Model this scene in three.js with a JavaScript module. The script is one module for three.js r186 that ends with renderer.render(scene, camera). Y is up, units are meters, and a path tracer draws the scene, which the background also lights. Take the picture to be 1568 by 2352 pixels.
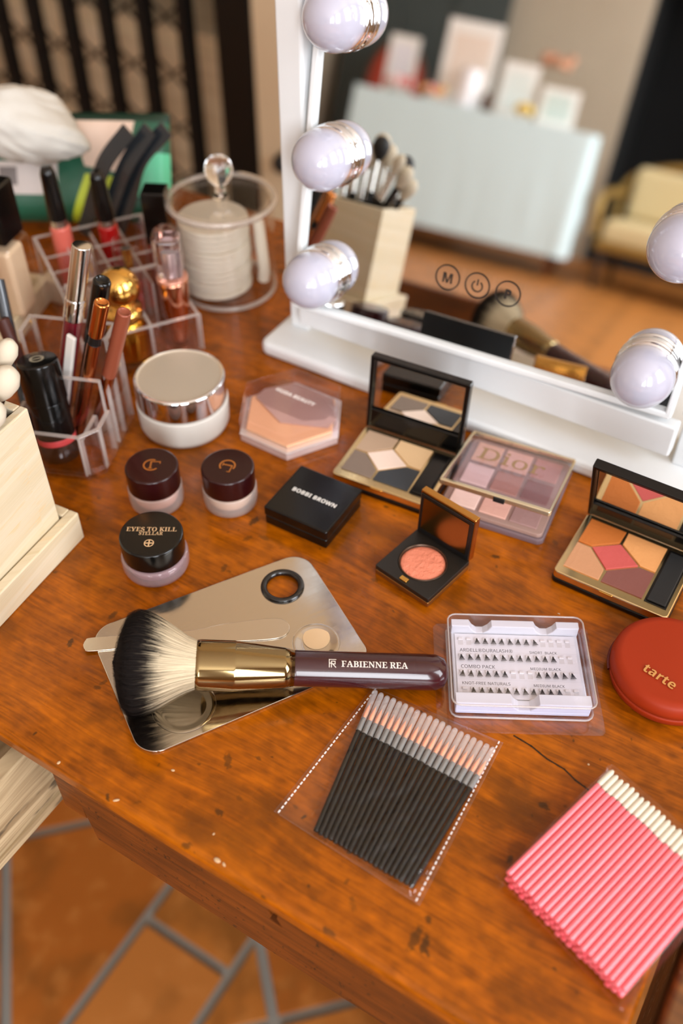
import * as THREE from 'three';
import { RoundedBoxGeometry } from 'three/addons/geometries/RoundedBoxGeometry.js';
import { mergeGeometries } from 'three/addons/utils/BufferGeometryUtils.js';
import { RectAreaLightUniformsLib } from 'three/addons/lights/RectAreaLightUniformsLib.js';

// ---------------------------------------------------------------- camera, sky, daylight, exposure
const scene = new THREE.Scene();
const renderer = new THREE.WebGLRenderer({ antialias: true });
renderer.toneMapping = THREE.LinearToneMapping;
renderer.toneMappingExposure = 0.80;
renderer.shadowMap.enabled = true;
RectAreaLightUniformsLib.init();

const TY = 0.76;                                   // height of the table top
const camera = new THREE.PerspectiveCamera(2 * Math.atan(1176 / 2230) * 180 / Math.PI, 1568 / 2352, 0.05, 60);
{
  const tilt = THREE.MathUtils.degToRad(45.5), yaw = THREE.MathUtils.degToRad(31), roll = THREE.MathUtils.degToRad(0.45);
  const f = new THREE.Vector3(-Math.sin(yaw) * Math.cos(tilt), -Math.sin(tilt), -Math.cos(yaw) * Math.cos(tilt));
  const r = new THREE.Vector3(Math.cos(yaw), 0, -Math.sin(yaw));
  const u = new THREE.Vector3().crossVectors(r, f);
  const right = r.clone().multiplyScalar(Math.cos(roll)).addScaledVector(u, Math.sin(roll));
  const up = u.clone().multiplyScalar(Math.cos(roll)).addScaledVector(r, -Math.sin(roll));
  camera.position.set(0, TY + 0.49, 0);
  camera.quaternion.setFromRotationMatrix(new THREE.Matrix4().makeBasis(right, up, f.clone().negate()));
  camera.focus = 0.585;
  camera.userData.fStop = 3.4;
}
scene.add(camera);
scene.background = new THREE.Color(0.75, 0.87, 1.0);

// daylight coming in through the four windows of the right-hand wall: z centre, y centre, width, height, radiance
const WALL_X = 2.2;
const WINDOWS = [[-0.35, 2.15, 1.2, 2.0, 12.5], [2.1, 2.1, 1.4, 2.1, 19], [4.5, 2.1, 1.4, 2.1, 19], [6.8, 2.1, 1.4, 2.1, 17]];
for (const [z, y, w, h, L] of WINDOWS) {
  const a = new THREE.RectAreaLight(new THREE.Color(0.95, 0.98, 1.03), L, w - 0.1, h - 0.1);
  a.name = 'window_daylight';
  a.position.set(WALL_X - 0.02, y, z);
  a.lookAt(WALL_X - 3, y, z);
  scene.add(a);
}

// ---------------------------------------------------------------- helpers
const V3 = (x, y, z) => new THREE.Vector3(x, y, z);
const rad = THREE.MathUtils.degToRad;
function rng(seed) { let a = seed >>> 0; return () => { a = (a + 0x6d2b79f5) | 0; let t = Math.imul(a ^ (a >>> 15), 1 | a); t = (t + Math.imul(t ^ (t >>> 7), 61 | t)) ^ t; return ((t ^ (t >>> 14)) >>> 0) / 4294967296; }; }
function hash(x, y, s) { let h = Math.imul(x, 374761393) + Math.imul(y, 668265263) + Math.imul(s, 1442695041); h = Math.imul(h ^ (h >>> 13), 1274126177); return ((h ^ (h >>> 16)) >>> 0) / 4294967296; }
function vnoise(x, y, s) {
  const x0 = Math.floor(x), y0 = Math.floor(y), fx = x - x0, fy = y - y0, u = fx * fx * (3 - 2 * fx), v = fy * fy * (3 - 2 * fy);
  const a = hash(x0, y0, s), b = hash(x0 + 1, y0, s), c = hash(x0, y0 + 1, s), d = hash(x0 + 1, y0 + 1, s);
  return a + (b - a) * u + (c - a) * v + (a - b - c + d) * u * v;
}
function fbm(x, y, s, o = 4) { let t = 0, a = 0.5, n = 0; for (let i = 0; i < o; i++) { t += a * vnoise(x, y, s + i * 17); n += a; a *= 0.5; x *= 2.03; y *= 2.03; } return t / n; }
const clamp = (v, a = 0, b = 1) => Math.min(b, Math.max(a, v));
const mix3 = (a, b, t) => [a[0] + (b[0] - a[0]) * t, a[1] + (b[1] - a[1]) * t, a[2] + (b[2] - a[2]) * t];
const sstep = (a, b, x) => { const t = clamp((x - a) / (b - a)); return t * t * (3 - 2 * t); };

function pixelTexture(w, h, fn, srgb = true) {                     // fn(u, v) returns [r, g, b] 0..255
  const d = new Uint8Array(w * h * 4);
  for (let j = 0; j < h; j++) for (let i = 0; i < w; i++) {
    const c = fn((i + 0.5) / w, (j + 0.5) / h), k = (j * w + i) * 4;
    d[k] = clamp(c[0], 0, 255); d[k + 1] = clamp(c[1], 0, 255); d[k + 2] = clamp(c[2], 0, 255); d[k + 3] = 255;
  }
  const t = new THREE.DataTexture(d, w, h, THREE.RGBAFormat);
  t.wrapS = t.wrapT = THREE.RepeatWrapping; t.magFilter = THREE.LinearFilter; t.minFilter = THREE.LinearMipmapLinearFilter; t.generateMipmaps = true;
  if (srgb) t.colorSpace = THREE.SRGBColorSpace;
  t.needsUpdate = true;
  return t;
}
function canvasTexture(w, h, draw) {
  const c = document.createElement('canvas'); c.width = w; c.height = h;
  const g = c.getContext('2d'); g.clearRect(0, 0, w, h); draw(g, w, h);
  const t = new THREE.CanvasTexture(c); t.colorSpace = THREE.SRGBColorSpace; t.magFilter = THREE.LinearFilter;
  return t;
}
const std = (color, roughness = 0.5, metalness = 0, extra = {}) => new THREE.MeshStandardMaterial({ color, roughness, metalness, ...extra });
const phys = (color, roughness, extra = {}) => new THREE.MeshPhysicalMaterial({ color, roughness, metalness: 0, ...extra });

const taken = new Map();
function numbered(name) { const n = taken.get(name) ?? 0; taken.set(name, n + 1); return n ? `${name}_${String(n).padStart(3, '0')}` : name; }
function mesh(name, geo, mat, parent) {
  const m = new THREE.Mesh(geo, mat); m.name = name; m.castShadow = m.receiveShadow = true; parent.add(m); return m;
}
function thing(name, label, category, [x, y, z] = [0, 0, 0], deg = 0, group) {
  const o = new THREE.Group(); o.name = numbered(name); o.position.set(x, y, z); o.rotation.y = rad(deg);
  o.userData = { label, category }; if (group) o.userData.group = group;
  scene.add(o); return o;
}
function struct(name, geo, mat, parent) {
  const m = mesh(parent ? name : numbered(name), geo, mat, parent ?? scene);
  if (!parent) m.userData.kind = 'structure';
  return m;
}
function box(w, h, d, x = 0, y = 0, z = 0) { return new THREE.BoxGeometry(w, h, d).translate(x, y, z); }
function rbox(w, h, d, r, x = 0, y = 0, z = 0, s = 3) { return new RoundedBoxGeometry(w, h, d, s, Math.min(r, w / 2.01, h / 2.01, d / 2.01)).translate(x, y, z); }
function lathe(pts, seg = 48) { return new THREE.LatheGeometry(pts.map(([r, y]) => new THREE.Vector2(r, y)), seg); }
function cyl(r0, r1, h, seg = 32, x = 0, y = 0, z = 0) { return new THREE.CylinderGeometry(r1, r0, h, seg).translate(x, y + h / 2, z); }
// upright slab of a plan outline given as [x, z] points or as a Shape whose y is -z
function planShape(pts) { const s = new THREE.Shape(); pts.forEach(([x, z], i) => (i ? s.lineTo(x, -z) : s.moveTo(x, -z))); s.closePath(); return s; }
function roundRect(w, d, r, cx = 0, cz = 0) {
  const s = new THREE.Shape(), x = cx - w / 2, y = -cz - d / 2;
  s.moveTo(x + r, y); s.lineTo(x + w - r, y); s.absarc(x + w - r, y + r, r, -Math.PI / 2, 0); s.lineTo(x + w, y + d - r); s.absarc(x + w - r, y + d - r, r, 0, Math.PI / 2);
  s.lineTo(x + r, y + d); s.absarc(x + r, y + d - r, r, Math.PI / 2, Math.PI); s.lineTo(x, y + r); s.absarc(x + r, y + r, r, Math.PI, Math.PI * 1.5); s.closePath();
  return s;
}
function slab(shape, h, bevel = 0, y = 0, cs = 10) {
  const b = Math.min(bevel, h / 2.01);
  const g = new THREE.ExtrudeGeometry(shape, b ? { depth: h - 2 * b, bevelEnabled: true, bevelThickness: b, bevelSize: b, bevelOffset: -b, bevelSegments: 2, curveSegments: cs } : { depth: h, bevelEnabled: false, curveSegments: cs });
  return g.rotateX(-Math.PI / 2).translate(0, y + (b ? b : 0), 0);
}
function rod(a, b, r0, r1 = r0, seg = 20) {                          // tapered rod from point a to point b
  const d = new THREE.Vector3().subVectors(b, a), L = d.length();
  const g = new THREE.CylinderGeometry(r1, r0, L, seg).translate(0, L / 2, 0);
  return g.applyQuaternion(new THREE.Quaternion().setFromUnitVectors(V3(0, 1, 0), d.normalize())).translate(a.x, a.y, a.z);
}
function latheAlong(a, b, pts, seg = 32) {                           // lathe profile [r, t] with t in metres from a towards b
  const d = new THREE.Vector3().subVectors(b, a).normalize();
  return lathe(pts, seg).applyQuaternion(new THREE.Quaternion().setFromUnitVectors(V3(0, 1, 0), d)).translate(a.x, a.y, a.z);
}
function merge(list) { return mergeGeometries(list.map((g) => { const k = g.index ? g.toNonIndexed() : g; for (const n of Object.keys(k.attributes)) if (!['position', 'normal', 'uv', 'color'].includes(n)) k.deleteAttribute(n); return k; })); }
function planUV(g, sx, sz, ox = 0, oz = 0) {                         // u along x, v along z (and down the faces that stand upright), in metres
  const p = g.attributes.position, uv = new Float32Array(p.count * 2);
  for (let i = 0; i < p.count; i++) { uv[i * 2] = (p.getX(i) - ox) / sx; uv[i * 2 + 1] = (p.getZ(i) - oz - p.getY(i)) / sz; }
  g.setAttribute('uv', new THREE.BufferAttribute(uv, 2)); return g;
}
function axisUV(g, a, b, sa, sb) {                                   // u and v taken from two mixes of the axes, in metres
  const p = g.attributes.position, uv = new Float32Array(p.count * 2), f = (w, i) => w[0] * p.getX(i) + w[1] * p.getY(i) + w[2] * p.getZ(i);
  for (let i = 0; i < p.count; i++) { uv[i * 2] = f(a, i) / sa; uv[i * 2 + 1] = f(b, i) / sb; }
  g.setAttribute('uv', new THREE.BufferAttribute(uv, 2)); return g;
}
// printed lettering: a thin printed film lying on a face, facing up (tilt 0)
function print(parent, name, w, d, draw, [x, y, z], { px = 512, rx = 0, ry = 0, rough = 0.35, metal = 0 } = {}) {
  const t = canvasTexture(px, Math.round(px * d / w), draw);
  const m = mesh(name, new THREE.PlaneGeometry(w, d).rotateX(-Math.PI / 2), new THREE.MeshStandardMaterial({ map: t, transparent: true, roughness: rough, metalness: metal }), parent);
  m.position.set(x, y, z); m.rotation.set(rx, ry, 0); m.castShadow = false;
  return m;
}
const ORD = ['first', 'second', 'third', 'fourth', 'fifth', 'sixth', 'seventh', 'eighth', 'ninth', 'tenth', 'eleventh', 'twelfth', 'thirteenth', 'fourteenth', 'fifteenth', 'sixteenth', 'seventeenth', 'eighteenth', 'nineteenth', 'twentieth', 'twenty-first', 'twenty-second'];

// ---------------------------------------------------------------- textures and shared materials
const WOOD_W = 0.9, WOOD_D = 0.62, WOOD_X = -0.86, WOOD_Z = -0.74;
const toU = (x) => (x - WOOD_X) / WOOD_W, toV = (z) => (z - WOOD_Z) / WOOD_D;
const specks = [];
{
  const r = rng(77);
  for (let i = 0; i < 640; i++) specks.push([r() * WOOD_W, r() * WOOD_D, 0.0005 + r() ** 3 * 0.0022, 0.35 + r() * 1.3, r() * Math.PI, 0.2 + r() * 0.55]);
}
const speckGrid = new Map();
for (const s of specks) { const R = 0.006; for (let a = Math.floor((s[0] - R) / 0.01); a <= Math.floor((s[0] + R) / 0.01); a++) for (let b = Math.floor((s[1] - R) / 0.01); b <= Math.floor((s[1] + R) / 0.01); b++) { const k = a + ',' + b; if (!speckGrid.has(k)) speckGrid.set(k, []); speckGrid.get(k).push(s); } }
const crack = [[-0.069, -0.3102], [-0.058, -0.3092], [-0.047, -0.3062], [-0.036, -0.3052], [-0.028, -0.302], [-0.0205, -0.3005], [-0.012, -0.297]];
function woodTone(x, z) {                                            // metres on the table top, from the texture's corner
  const warp = fbm(x * 5, z * 9, 3, 3) * 0.05;
  const grain = fbm(x * 16, (z + warp) * 300, 11, 4), fine = fbm(x * 70, (z + warp * 0.6) * 1100, 23, 2);
  const broad = fbm(x * 9 + 3, (z + warp) * 24, 31, 4), patch = fbm(x * 17 + 9, z * 24, 47, 4), smear = fbm(x * 46, (z + warp) * 74, 59, 5), mott = fbm(x * 150, (z + warp) * 210, 67, 4);
  let t = 0.5 + (grain - 0.5) * 0.55 + (broad - 0.5) * 0.6 + (fine - 0.5) * 0.6 + (mott - 0.5) * 0.75;
  let c = mix3([110, 54, 0], [178, 93, 0], clamp(t));
  c = mix3(c, [206, 114, 4], sstep(0.58, 0.8, patch) * 0.35);
  c = mix3(c, [98, 50, 2], sstep(0.56, 0.8, smear) * 0.42);
  c = mix3(c, [84, 44, 8], sstep(0.58, 0.82, fbm(x * 21 + 40, z * 30, 71, 4)) * 0.45);
  const near = speckGrid.get(Math.floor(x / 0.01) + ',' + Math.floor(z / 0.01));
  if (near) for (const [sx, sz, r, e, a, k] of near) {
    const dx = x - sx, dz = z - sz, ca = Math.cos(a), sa = Math.sin(a), p = (dx * ca + dz * sa) / (r * (1 + e)), q = (-dx * sa + dz * ca) / r;
    const d = Math.hypot(p, q) + (fbm(x * 900, z * 900, 5, 2) - 0.5) * 0.9;
    if (d < 1.2) c = mix3(c, [40, 26, 14], (1 - sstep(0.6, 1.2, d)) * k * 0.8);
  }
  return c;
}
const woodMap = pixelTexture(2048, 1411, (u, v) => {
  const x = u * WOOD_W, z = v * WOOD_D;
  let c = woodTone(x, z);
  const wx = x + WOOD_X, wz = z + WOOD_Z;
  for (let i = 0; i < crack.length - 1; i++) {                       // the long split in the boards
    const [ax, az] = crack[i], [bx, bz] = crack[i + 1], L = Math.hypot(bx - ax, bz - az), t = clamp(((wx - ax) * (bx - ax) + (wz - az) * (bz - az)) / L / L);
    const d = Math.hypot(wx - ax - t * (bx - ax), wz - az - t * (bz - az));
    c = mix3(c, [22, 12, 6], 1 - sstep(0.0001, 0.0006 + 0.0004 * fbm(wx * 400, wz * 400, 9, 2), d));
  }
  return c;
});
const woodBump = pixelTexture(1024, 1024, (u, v) => { const g = 128 + (fbm(u * 30, v * 400, 5, 3) - 0.5) * 120 + (fbm(u * 120, v * 120, 8, 3) - 0.5) * 90; return [g, g, g]; }, false);
const woodRough = pixelTexture(512, 512, (u, v) => { const g = 70 + fbm(u * 9, v * 9, 15, 4) * 110 + (fbm(u * 60, v * 90, 19, 2) - 0.5) * 60; return [g, g, g]; }, false);
const matTable = new THREE.MeshPhysicalMaterial({ map: woodMap, roughness: 0.6, roughnessMap: woodRough, specularIntensity: 0.35, bumpMap: woodBump, bumpScale: 0.0001, clearcoat: 0.26, clearcoatRoughness: 0.14 });
const darkWoodMap = pixelTexture(1024, 1024, (u, v) => {
  const grain = fbm(u * 12, v * 160, 101, 4), blot = fbm(u * 9, v * 9, 113, 4), w = fbm(u * 90, v * 90, 131, 3);
  let c = mix3([74, 42, 14], [150, 94, 40], clamp(grain * 0.9 + (blot - 0.5) * 0.8));
  return mix3(c, [196, 186, 174], sstep(0.7, 0.76, w) * 0.7);
});
const matDarkWood = new THREE.MeshStandardMaterial({ map: darkWoodMap, roughness: 0.5 });
const apronMap = pixelTexture(1024, 512, (u, v) => {
  const grain = fbm(u * 10, v * 120, 201, 4), blot = fbm(u * 12, v * 9, 213, 4), hole = fbm(u * 160, v * 60, 219, 3);
  let c = mix3([66, 30, 2], [122, 62, 8], clamp(grain * 1.1 + (blot - 0.5) * 0.9));
  return mix3(c, [30, 16, 6], sstep(0.76, 0.82, hole));
});
const matApron = new THREE.MeshStandardMaterial({ map: apronMap, roughness: 0.45 });
const rawMap = pixelTexture(1024, 512, (u, v) => {
  const w = fbm(u * 3, v * 3, 301, 3) * 0.12, grain = fbm(u * 6, (v + w) * 60, 305, 4), st = fbm(u * 14, v * 20, 317, 4);
  return mix3(mix3([128, 104, 72], [206, 184, 146], clamp(grain * 1.15)), [70, 58, 42], sstep(0.6, 0.8, st) * 0.7);
});
const matRaw = new THREE.MeshStandardMaterial({ map: rawMap, roughness: 0.7 });
const bambooMap = pixelTexture(1024, 1024, (u, v) => {
  const row = Math.floor(v * 22 + fbm(u * 3, v * 5, 407, 2) * 0.2), k = hash(row, 3, 411), grain = fbm(u * 5, v * 240, 401, 4), node = fbm(u * 14, v * 30, 419, 3), fine = fbm(u * 26, v * 700, 427, 2);
  let c = mix3([200, 182, 148], [214, 201, 176], clamp(k * 0.55 + grain * 0.75 - 0.1));
  c = mix3(c, [214, 178, 126], sstep(0.6, 0.76, grain) * 0.4 + sstep(0.66, 0.8, node) * 0.35);
  return mix3(c, [222, 211, 190], (fine - 0.5) * 0.5);
});
const matBamboo = new THREE.MeshStandardMaterial({ map: bambooMap, roughness: 0.42 });
const tileMaps = [0, 1, 2, 3].map((k) => pixelTexture(256, 256, (u, v) => {
  const a = fbm(u * 4 + k * 7, v * 4, 500 + k, 4), b = fbm(u * 14, v * 14 + k * 5, 520 + k, 4), base = [[172, 106, 42], [162, 92, 30], [178, 112, 50], [166, 98, 36]][k];
  let c = mix3(base, [110, 68, 24], sstep(0.45, 0.75, a) * 0.6);
  return mix3(c, [196, 132, 70], sstep(0.5, 0.8, b) * 0.4);
}));
const matTiles = tileMaps.map((map) => new THREE.MeshStandardMaterial({ map, roughness: 0.42 }));
const noiseGray = pixelTexture(512, 512, (u, v) => { const g = 120 + (fbm(u * 40, v * 40, 601, 4) - 0.5) * 160; return [g, g, g]; }, false);
const brushedRough = pixelTexture(512, 512, (u, v) => { const g = 110 + (fbm(u * 6, v * 160, 611, 3) - 0.5) * 80 + (fbm(u * 30, v * 30, 617, 3) - 0.5) * 70; return [g, g, g]; }, false);
const powderBump = pixelTexture(256, 256, (u, v) => { const g = 128 + (fbm(u * 12, v * 9, 631, 3) - 0.5) * 130 + (fbm(u * 60, v * 60, 637, 2) - 0.5) * 60; return [g, g, g]; }, false);
const plasterMap = (a, b, s) => pixelTexture(256, 256, (u, v) => mix3(a, b, fbm(u * 6, v * 6, s, 4)));

const M = {
  white: std('#dfe2e3', 0.42), rim: phys('#f1ebe6', 0.2, { transmission: 0.74, thickness: 0, ior: 1.5 }), black: phys('#050505', 0.2, { clearcoat: 0.15, clearcoatRoughness: 0.08, specularIntensity: 0.7 }), blackMatte: std('#0b0b0c', 0.4), blackSoft: std('#141414', 0.65),
  chrome: std('#e8e8ea', 0.06, 1), silver: std('#d9d7d2', 0.16, 1), silverBrushed: std('#cfc8ba', 0.34, 1), gold: std('#e0b05c', 0.14, 1), goldPale: std('#ead2a0', 0.2, 1), roseGold: std('#e6ab8e', 0.12, 1), copper: std('#c8804f', 0.22, 1),
  steel: std('#cdc6bc', 0.2, 1, { roughnessMap: brushedRough, roughness: 0.28 }),
  mirror: std('#eef0ef', 0.012, 1), acrylic: phys('#fbf8f8', 0.04, { transmission: 1, thickness: 0, ior: 1.7 }), glass: phys('#fdfcfa', 0.03, { transmission: 1, thickness: 0, ior: 1.6 }), glassSolid: phys('#ffffff', 0.015, { transmission: 1, thickness: 0.003, ior: 1.5 }),
  film: phys('#ffffff', 0.05, { transmission: 1, thickness: 0, ior: 1.38 }), clearPlastic: phys('#fcfbff', 0.04, { transmission: 1, thickness: 0, ior: 1.5 }),
  frosted: phys('#f6f2ea', 0.5, { transmission: 0.35, thickness: 0, ior: 1.45 }), burgundy: phys('#260607', 0.3, { clearcoat: 0.25, clearcoatRoughness: 0.1, specularIntensity: 0.6 }),
  plum: phys('#330a12', 0.2, { clearcoat: 0.45, clearcoatRoughness: 0.06 }), tarte: phys('#952b0a', 0.5, { specularIntensity: 0.45 }), cotton: std('#ddd6ca', 0.95), cream: std('#c9bda8', 0.95), bulb: phys('#b4b3c2', 0.16, { clearcoat: 0.8, clearcoatRoughness: 0.08 }),
};

// ================================================================ THE SETTING
// floor: grout bed, then each terracotta tile near the table on its own; a plain band of tiles runs through a diagonal field
const ROOM = { x0: -3.9, x1: WALL_X, z0: -1.65, z1: 8.4, h: 3.4 };
const floor = new THREE.Group(); floor.name = 'floor'; floor.userData.kind = 'structure'; scene.add(floor);
const NEAR = { x0: -1.5, x1: 0.7, z0: -1.3, z1: 0.9 };
mesh('grout_bed', box(ROOM.x1 - ROOM.x0, 0.1, ROOM.z1 - ROOM.z0, (ROOM.x0 + ROOM.x1) / 2, -0.056, (ROOM.z0 + ROOM.z1) / 2), std('#8c8b84', 0.85), floor);
{
  const clip = (poly, nx, nz, d) => {                                // keep nx*x + nz*z <= d
    const out = []; for (let i = 0; i < poly.length; i++) { const a = poly[i], b = poly[(i + 1) % poly.length], fa = nx * a[0] + nz * a[1] - d, fb = nx * b[0] + nz * b[1] - d; if (fa <= 0) out.push(a); if ((fa < 0) !== (fb < 0)) { const t = fa / (fa - fb); out.push([a[0] + t * (b[0] - a[0]), a[1] + t * (b[1] - a[1])]); } } return out;
  };
  const area = (p) => Math.abs(p.reduce((s, a, i) => { const b = p[(i + 1) % p.length]; return s + a[0] * b[1] - b[0] * a[1]; }, 0) / 2);
  const r = rng(5), G = 0.0065;
  const lay = (poly) => {
    let p = clip(clip(clip(clip(poly, 1, 0, NEAR.x1), -1, 0, -NEAR.x0), 0, 1, NEAR.z1), 0, -1, -NEAR.z0);
    if (p.length < 3 || area(p) < 0.0012) return;
    const t = mesh('tile', planUV(slab(planShape(p), 0.006 + r() * 0.0012, 0.0012, -0.006), 0.31, 0.31, r() * 3, r() * 3), matTiles[Math.floor(r() * 4)], floor);
    t.rotation.z = 0;
  };
  const S = 0.438, BL = -0.468, BR = -0.335;
  for (let i = -6; i <= 6; i++) for (let j = -6; j <= 6; j++) {
    const a0 = -0.025 + i * S, a1 = a0 + S, b0 = -0.98 + j * S, b1 = b0 + S, g = G * Math.SQRT2;   // a = z - x, b = z + x
    const P = (a, b) => [(b - a) / 2, (a + b) / 2];
    const q = [P(a0 + g, b0 + g), P(a1 - g, b0 + g), P(a1 - g, b1 - g), P(a0 + g, b1 - g)];
    lay(clip(q, 1, 0, BL - G)); lay(clip(q, -1, 0, -(BR + G)));
  }
  for (let k = -5; k < 6; k++) { const z0 = -0.3 + k * 0.25 + G, z1 = -0.3 + (k + 1) * 0.25 - G; lay([[BL + G, z0], [BR - G, z0], [BR - G, z1], [BL + G, z1]]); }
  const far = (x0, x1, z0, z1) => mesh('far_tiling', planUV(box(x1 - x0, 0.006, z1 - z0, (x0 + x1) / 2, -0.003, (z0 + z1) / 2), 0.5, 0.5), matTiles[2], floor);
  far(ROOM.x0, ROOM.x1, NEAR.z1 + G, ROOM.z1); far(ROOM.x0, NEAR.x0 - G, ROOM.z0, NEAR.z1); far(NEAR.x1 + G, ROOM.x1, ROOM.z0, NEAR.z1);
}
const matWall = std('#ffffff', 0.8, 0, { map: plasterMap([214, 192, 158], [226, 206, 174], 701) });
const matWallGrey = std('#ffffff', 0.8, 0, { map: plasterMap([174, 158, 136], [186, 171, 150], 705) });
const matCeiling = std('#ffffff', 0.85, 0, { map: plasterMap([234, 228, 218], [242, 237, 228], 709) });
struct('ceiling', box(ROOM.x1 - ROOM.x0 + 0.2, 0.1, ROOM.z1 - ROOM.z0 + 1.3, (ROOM.x0 + ROOM.x1) / 2, ROOM.h + 0.05, (ROOM.z0 + ROOM.z1) / 2 - 0.6), matCeiling);
const GATE = { x0: -2.45, x1: -1.17, top: 2.15 };
struct('wall_back', box(ROOM.x1 + 0.1 - GATE.x1, ROOM.h, 0.12, (ROOM.x1 + 0.1 + GATE.x1) / 2, ROOM.h / 2, -1.66), matWall);
struct('wall_back', box(GATE.x0 - ROOM.x0, ROOM.h, 0.12, (GATE.x0 + ROOM.x0) / 2, ROOM.h / 2, -1.66), matWall);
struct('wall_back', box(GATE.x1 - GATE.x0, ROOM.h - GATE.top, 0.12, (GATE.x0 + GATE.x1) / 2, (ROOM.h + GATE.top) / 2, -1.66), matWall);
struct('wall_left', box(0.1, ROOM.h, ROOM.z1 - ROOM.z0 + 0.1, ROOM.x0 - 0.05, ROOM.h / 2, (ROOM.z0 + ROOM.z1) / 2), matWallGrey);
// wall behind the camera, with the black doorway that the vanity mirror shows
const DOOR = { x0: -1.12, x1: 0.75, top: 2.35 };
struct('wall_front', box(DOOR.x0 - ROOM.x0, ROOM.h, 0.1, (DOOR.x0 + ROOM.x0) / 2, ROOM.h / 2, ROOM.z1 + 0.05), matWallGrey);
struct('wall_front', box(ROOM.x1 - DOOR.x1 + 0.1, ROOM.h, 0.1, (DOOR.x1 + ROOM.x1 + 0.1) / 2, ROOM.h / 2, ROOM.z1 + 0.05), matWallGrey);
struct('wall_front', box(DOOR.x1 - DOOR.x0, ROOM.h - DOOR.top, 0.1, (DOOR.x0 + DOOR.x1) / 2, (ROOM.h + DOOR.top) / 2, ROOM.z1 + 0.05), matWallGrey);
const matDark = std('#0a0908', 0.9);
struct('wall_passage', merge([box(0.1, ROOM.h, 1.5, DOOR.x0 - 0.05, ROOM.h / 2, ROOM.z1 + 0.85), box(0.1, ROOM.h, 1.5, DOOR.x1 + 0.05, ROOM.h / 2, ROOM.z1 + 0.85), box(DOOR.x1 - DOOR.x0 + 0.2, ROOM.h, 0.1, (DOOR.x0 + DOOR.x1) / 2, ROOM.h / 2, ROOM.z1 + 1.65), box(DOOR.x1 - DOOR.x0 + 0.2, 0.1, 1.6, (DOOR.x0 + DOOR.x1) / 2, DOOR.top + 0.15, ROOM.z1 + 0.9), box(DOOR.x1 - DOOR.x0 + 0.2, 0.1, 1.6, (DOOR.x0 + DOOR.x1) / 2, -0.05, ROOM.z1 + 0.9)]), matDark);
// right wall built around its windows
{
  let z = ROOM.z0 - 0.1;
  for (const [wz, wy, ww, wh] of WINDOWS) {
    struct('wall_right', box(0.14, ROOM.h, wz - ww / 2 - z, ROOM.x1 + 0.07, ROOM.h / 2, (z + wz - ww / 2) / 2), matWallGrey);
    struct('wall_right', box(0.14, wy - wh / 2, ww, ROOM.x1 + 0.07, (wy - wh / 2) / 2, wz), matWallGrey);
    struct('wall_right', box(0.14, ROOM.h - wy - wh / 2, ww, ROOM.x1 + 0.07, (ROOM.h + wy + wh / 2) / 2, wz), matWallGrey);
    z = wz + ww / 2;
  }
  struct('wall_right', box(0.14, ROOM.h, ROOM.z1 + 0.1 - z, ROOM.x1 + 0.07, ROOM.h / 2, (z + ROOM.z1 + 0.1) / 2), matWallGrey);
  WINDOWS.forEach(([wz, wy, ww, wh], k) => {
    const g = new THREE.Group(); g.name = `window_${k + 1}`; g.userData.kind = 'structure'; g.position.set(ROOM.x1 + 0.07, wy, wz); scene.add(g);
    mesh('window_frame', merge([box(0.06, wh, 0.05, 0, 0, -ww / 2 + 0.025), box(0.06, wh, 0.05, 0, 0, ww / 2 - 0.025), box(0.06, 0.05, ww, 0, wh / 2 - 0.025, 0), box(0.06, 0.05, ww, 0, -wh / 2 + 0.025, 0), box(0.04, wh, 0.03), box(0.04, 0.03, ww, 0, 0.15, 0)]), M.white, g);
    for (const s of [-1, 1]) mesh('pane', box(0.004, wh - 0.1, ww / 2 - 0.06, 0, 0, s * (ww / 4 - 0.005)), M.clearPlastic, g);
  });
}
// alcove behind the gate: dark above, a low brown wall below
struct('wall_alcove', merge([box(0.1, ROOM.h, 1.0, GATE.x0 - 0.05, ROOM.h / 2, -2.2), box(0.1, ROOM.h, 1.0, GATE.x1 + 0.05, ROOM.h / 2, -2.22), box(1.6, ROOM.h, 0.1, (GATE.x0 + GATE.x1) / 2, ROOM.h / 2, -2.7), box(1.5, 0.1, 1.0, (GATE.x0 + GATE.x1) / 2, GATE.top + 0.25, -2.2)]), std('#1c2422', 0.85));
struct('floor_alcove', box(1.5, 0.1, 1.05, (GATE.x0 + GATE.x1) / 2, -0.05, -2.2), matTiles[3]);

// ---------------------------------------------------------------- folding gate in the opening
{
  const t = thing('folding_gate', 'black folding metal lattice gate closing the alcove behind the table', 'gate', [0, 0, -1.62]);
  const mb = std('#0d0d0c', 0.45, 0.4), x0 = GATE.x0 + 0.02, pitch = 0.108, n = 10;
  const bar = rbox(0.022, 2.1, 0.012, 0.003, 0, 1.07, 0, 1);
  for (let i = 0; i <= n; i++) for (const s of [-1, 1]) { const b = mesh('upright_bar', bar, mb, t); b.position.set(x0 + i * pitch, 0, s * 0.012); }
  const L = Math.hypot(pitch, 0.075), strip = box(L, 0.006, 0.003);
  for (let i = 0; i < n; i++) for (let k = 0; k < 9; k++) for (const s of [-1, 1]) {
    const d = mesh('lattice_strip', strip, mb, t); d.position.set(x0 + (i + 0.5) * pitch, 0.08 + k * 0.115, s * 0.004); d.rotation.z = s * Math.atan2(0.075, pitch);
  }
  mesh('lock_stile', rbox(0.085, 2.12, 0.04, 0.004, GATE.x1 - 0.05, 1.07, 0), mb, t);
}
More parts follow.
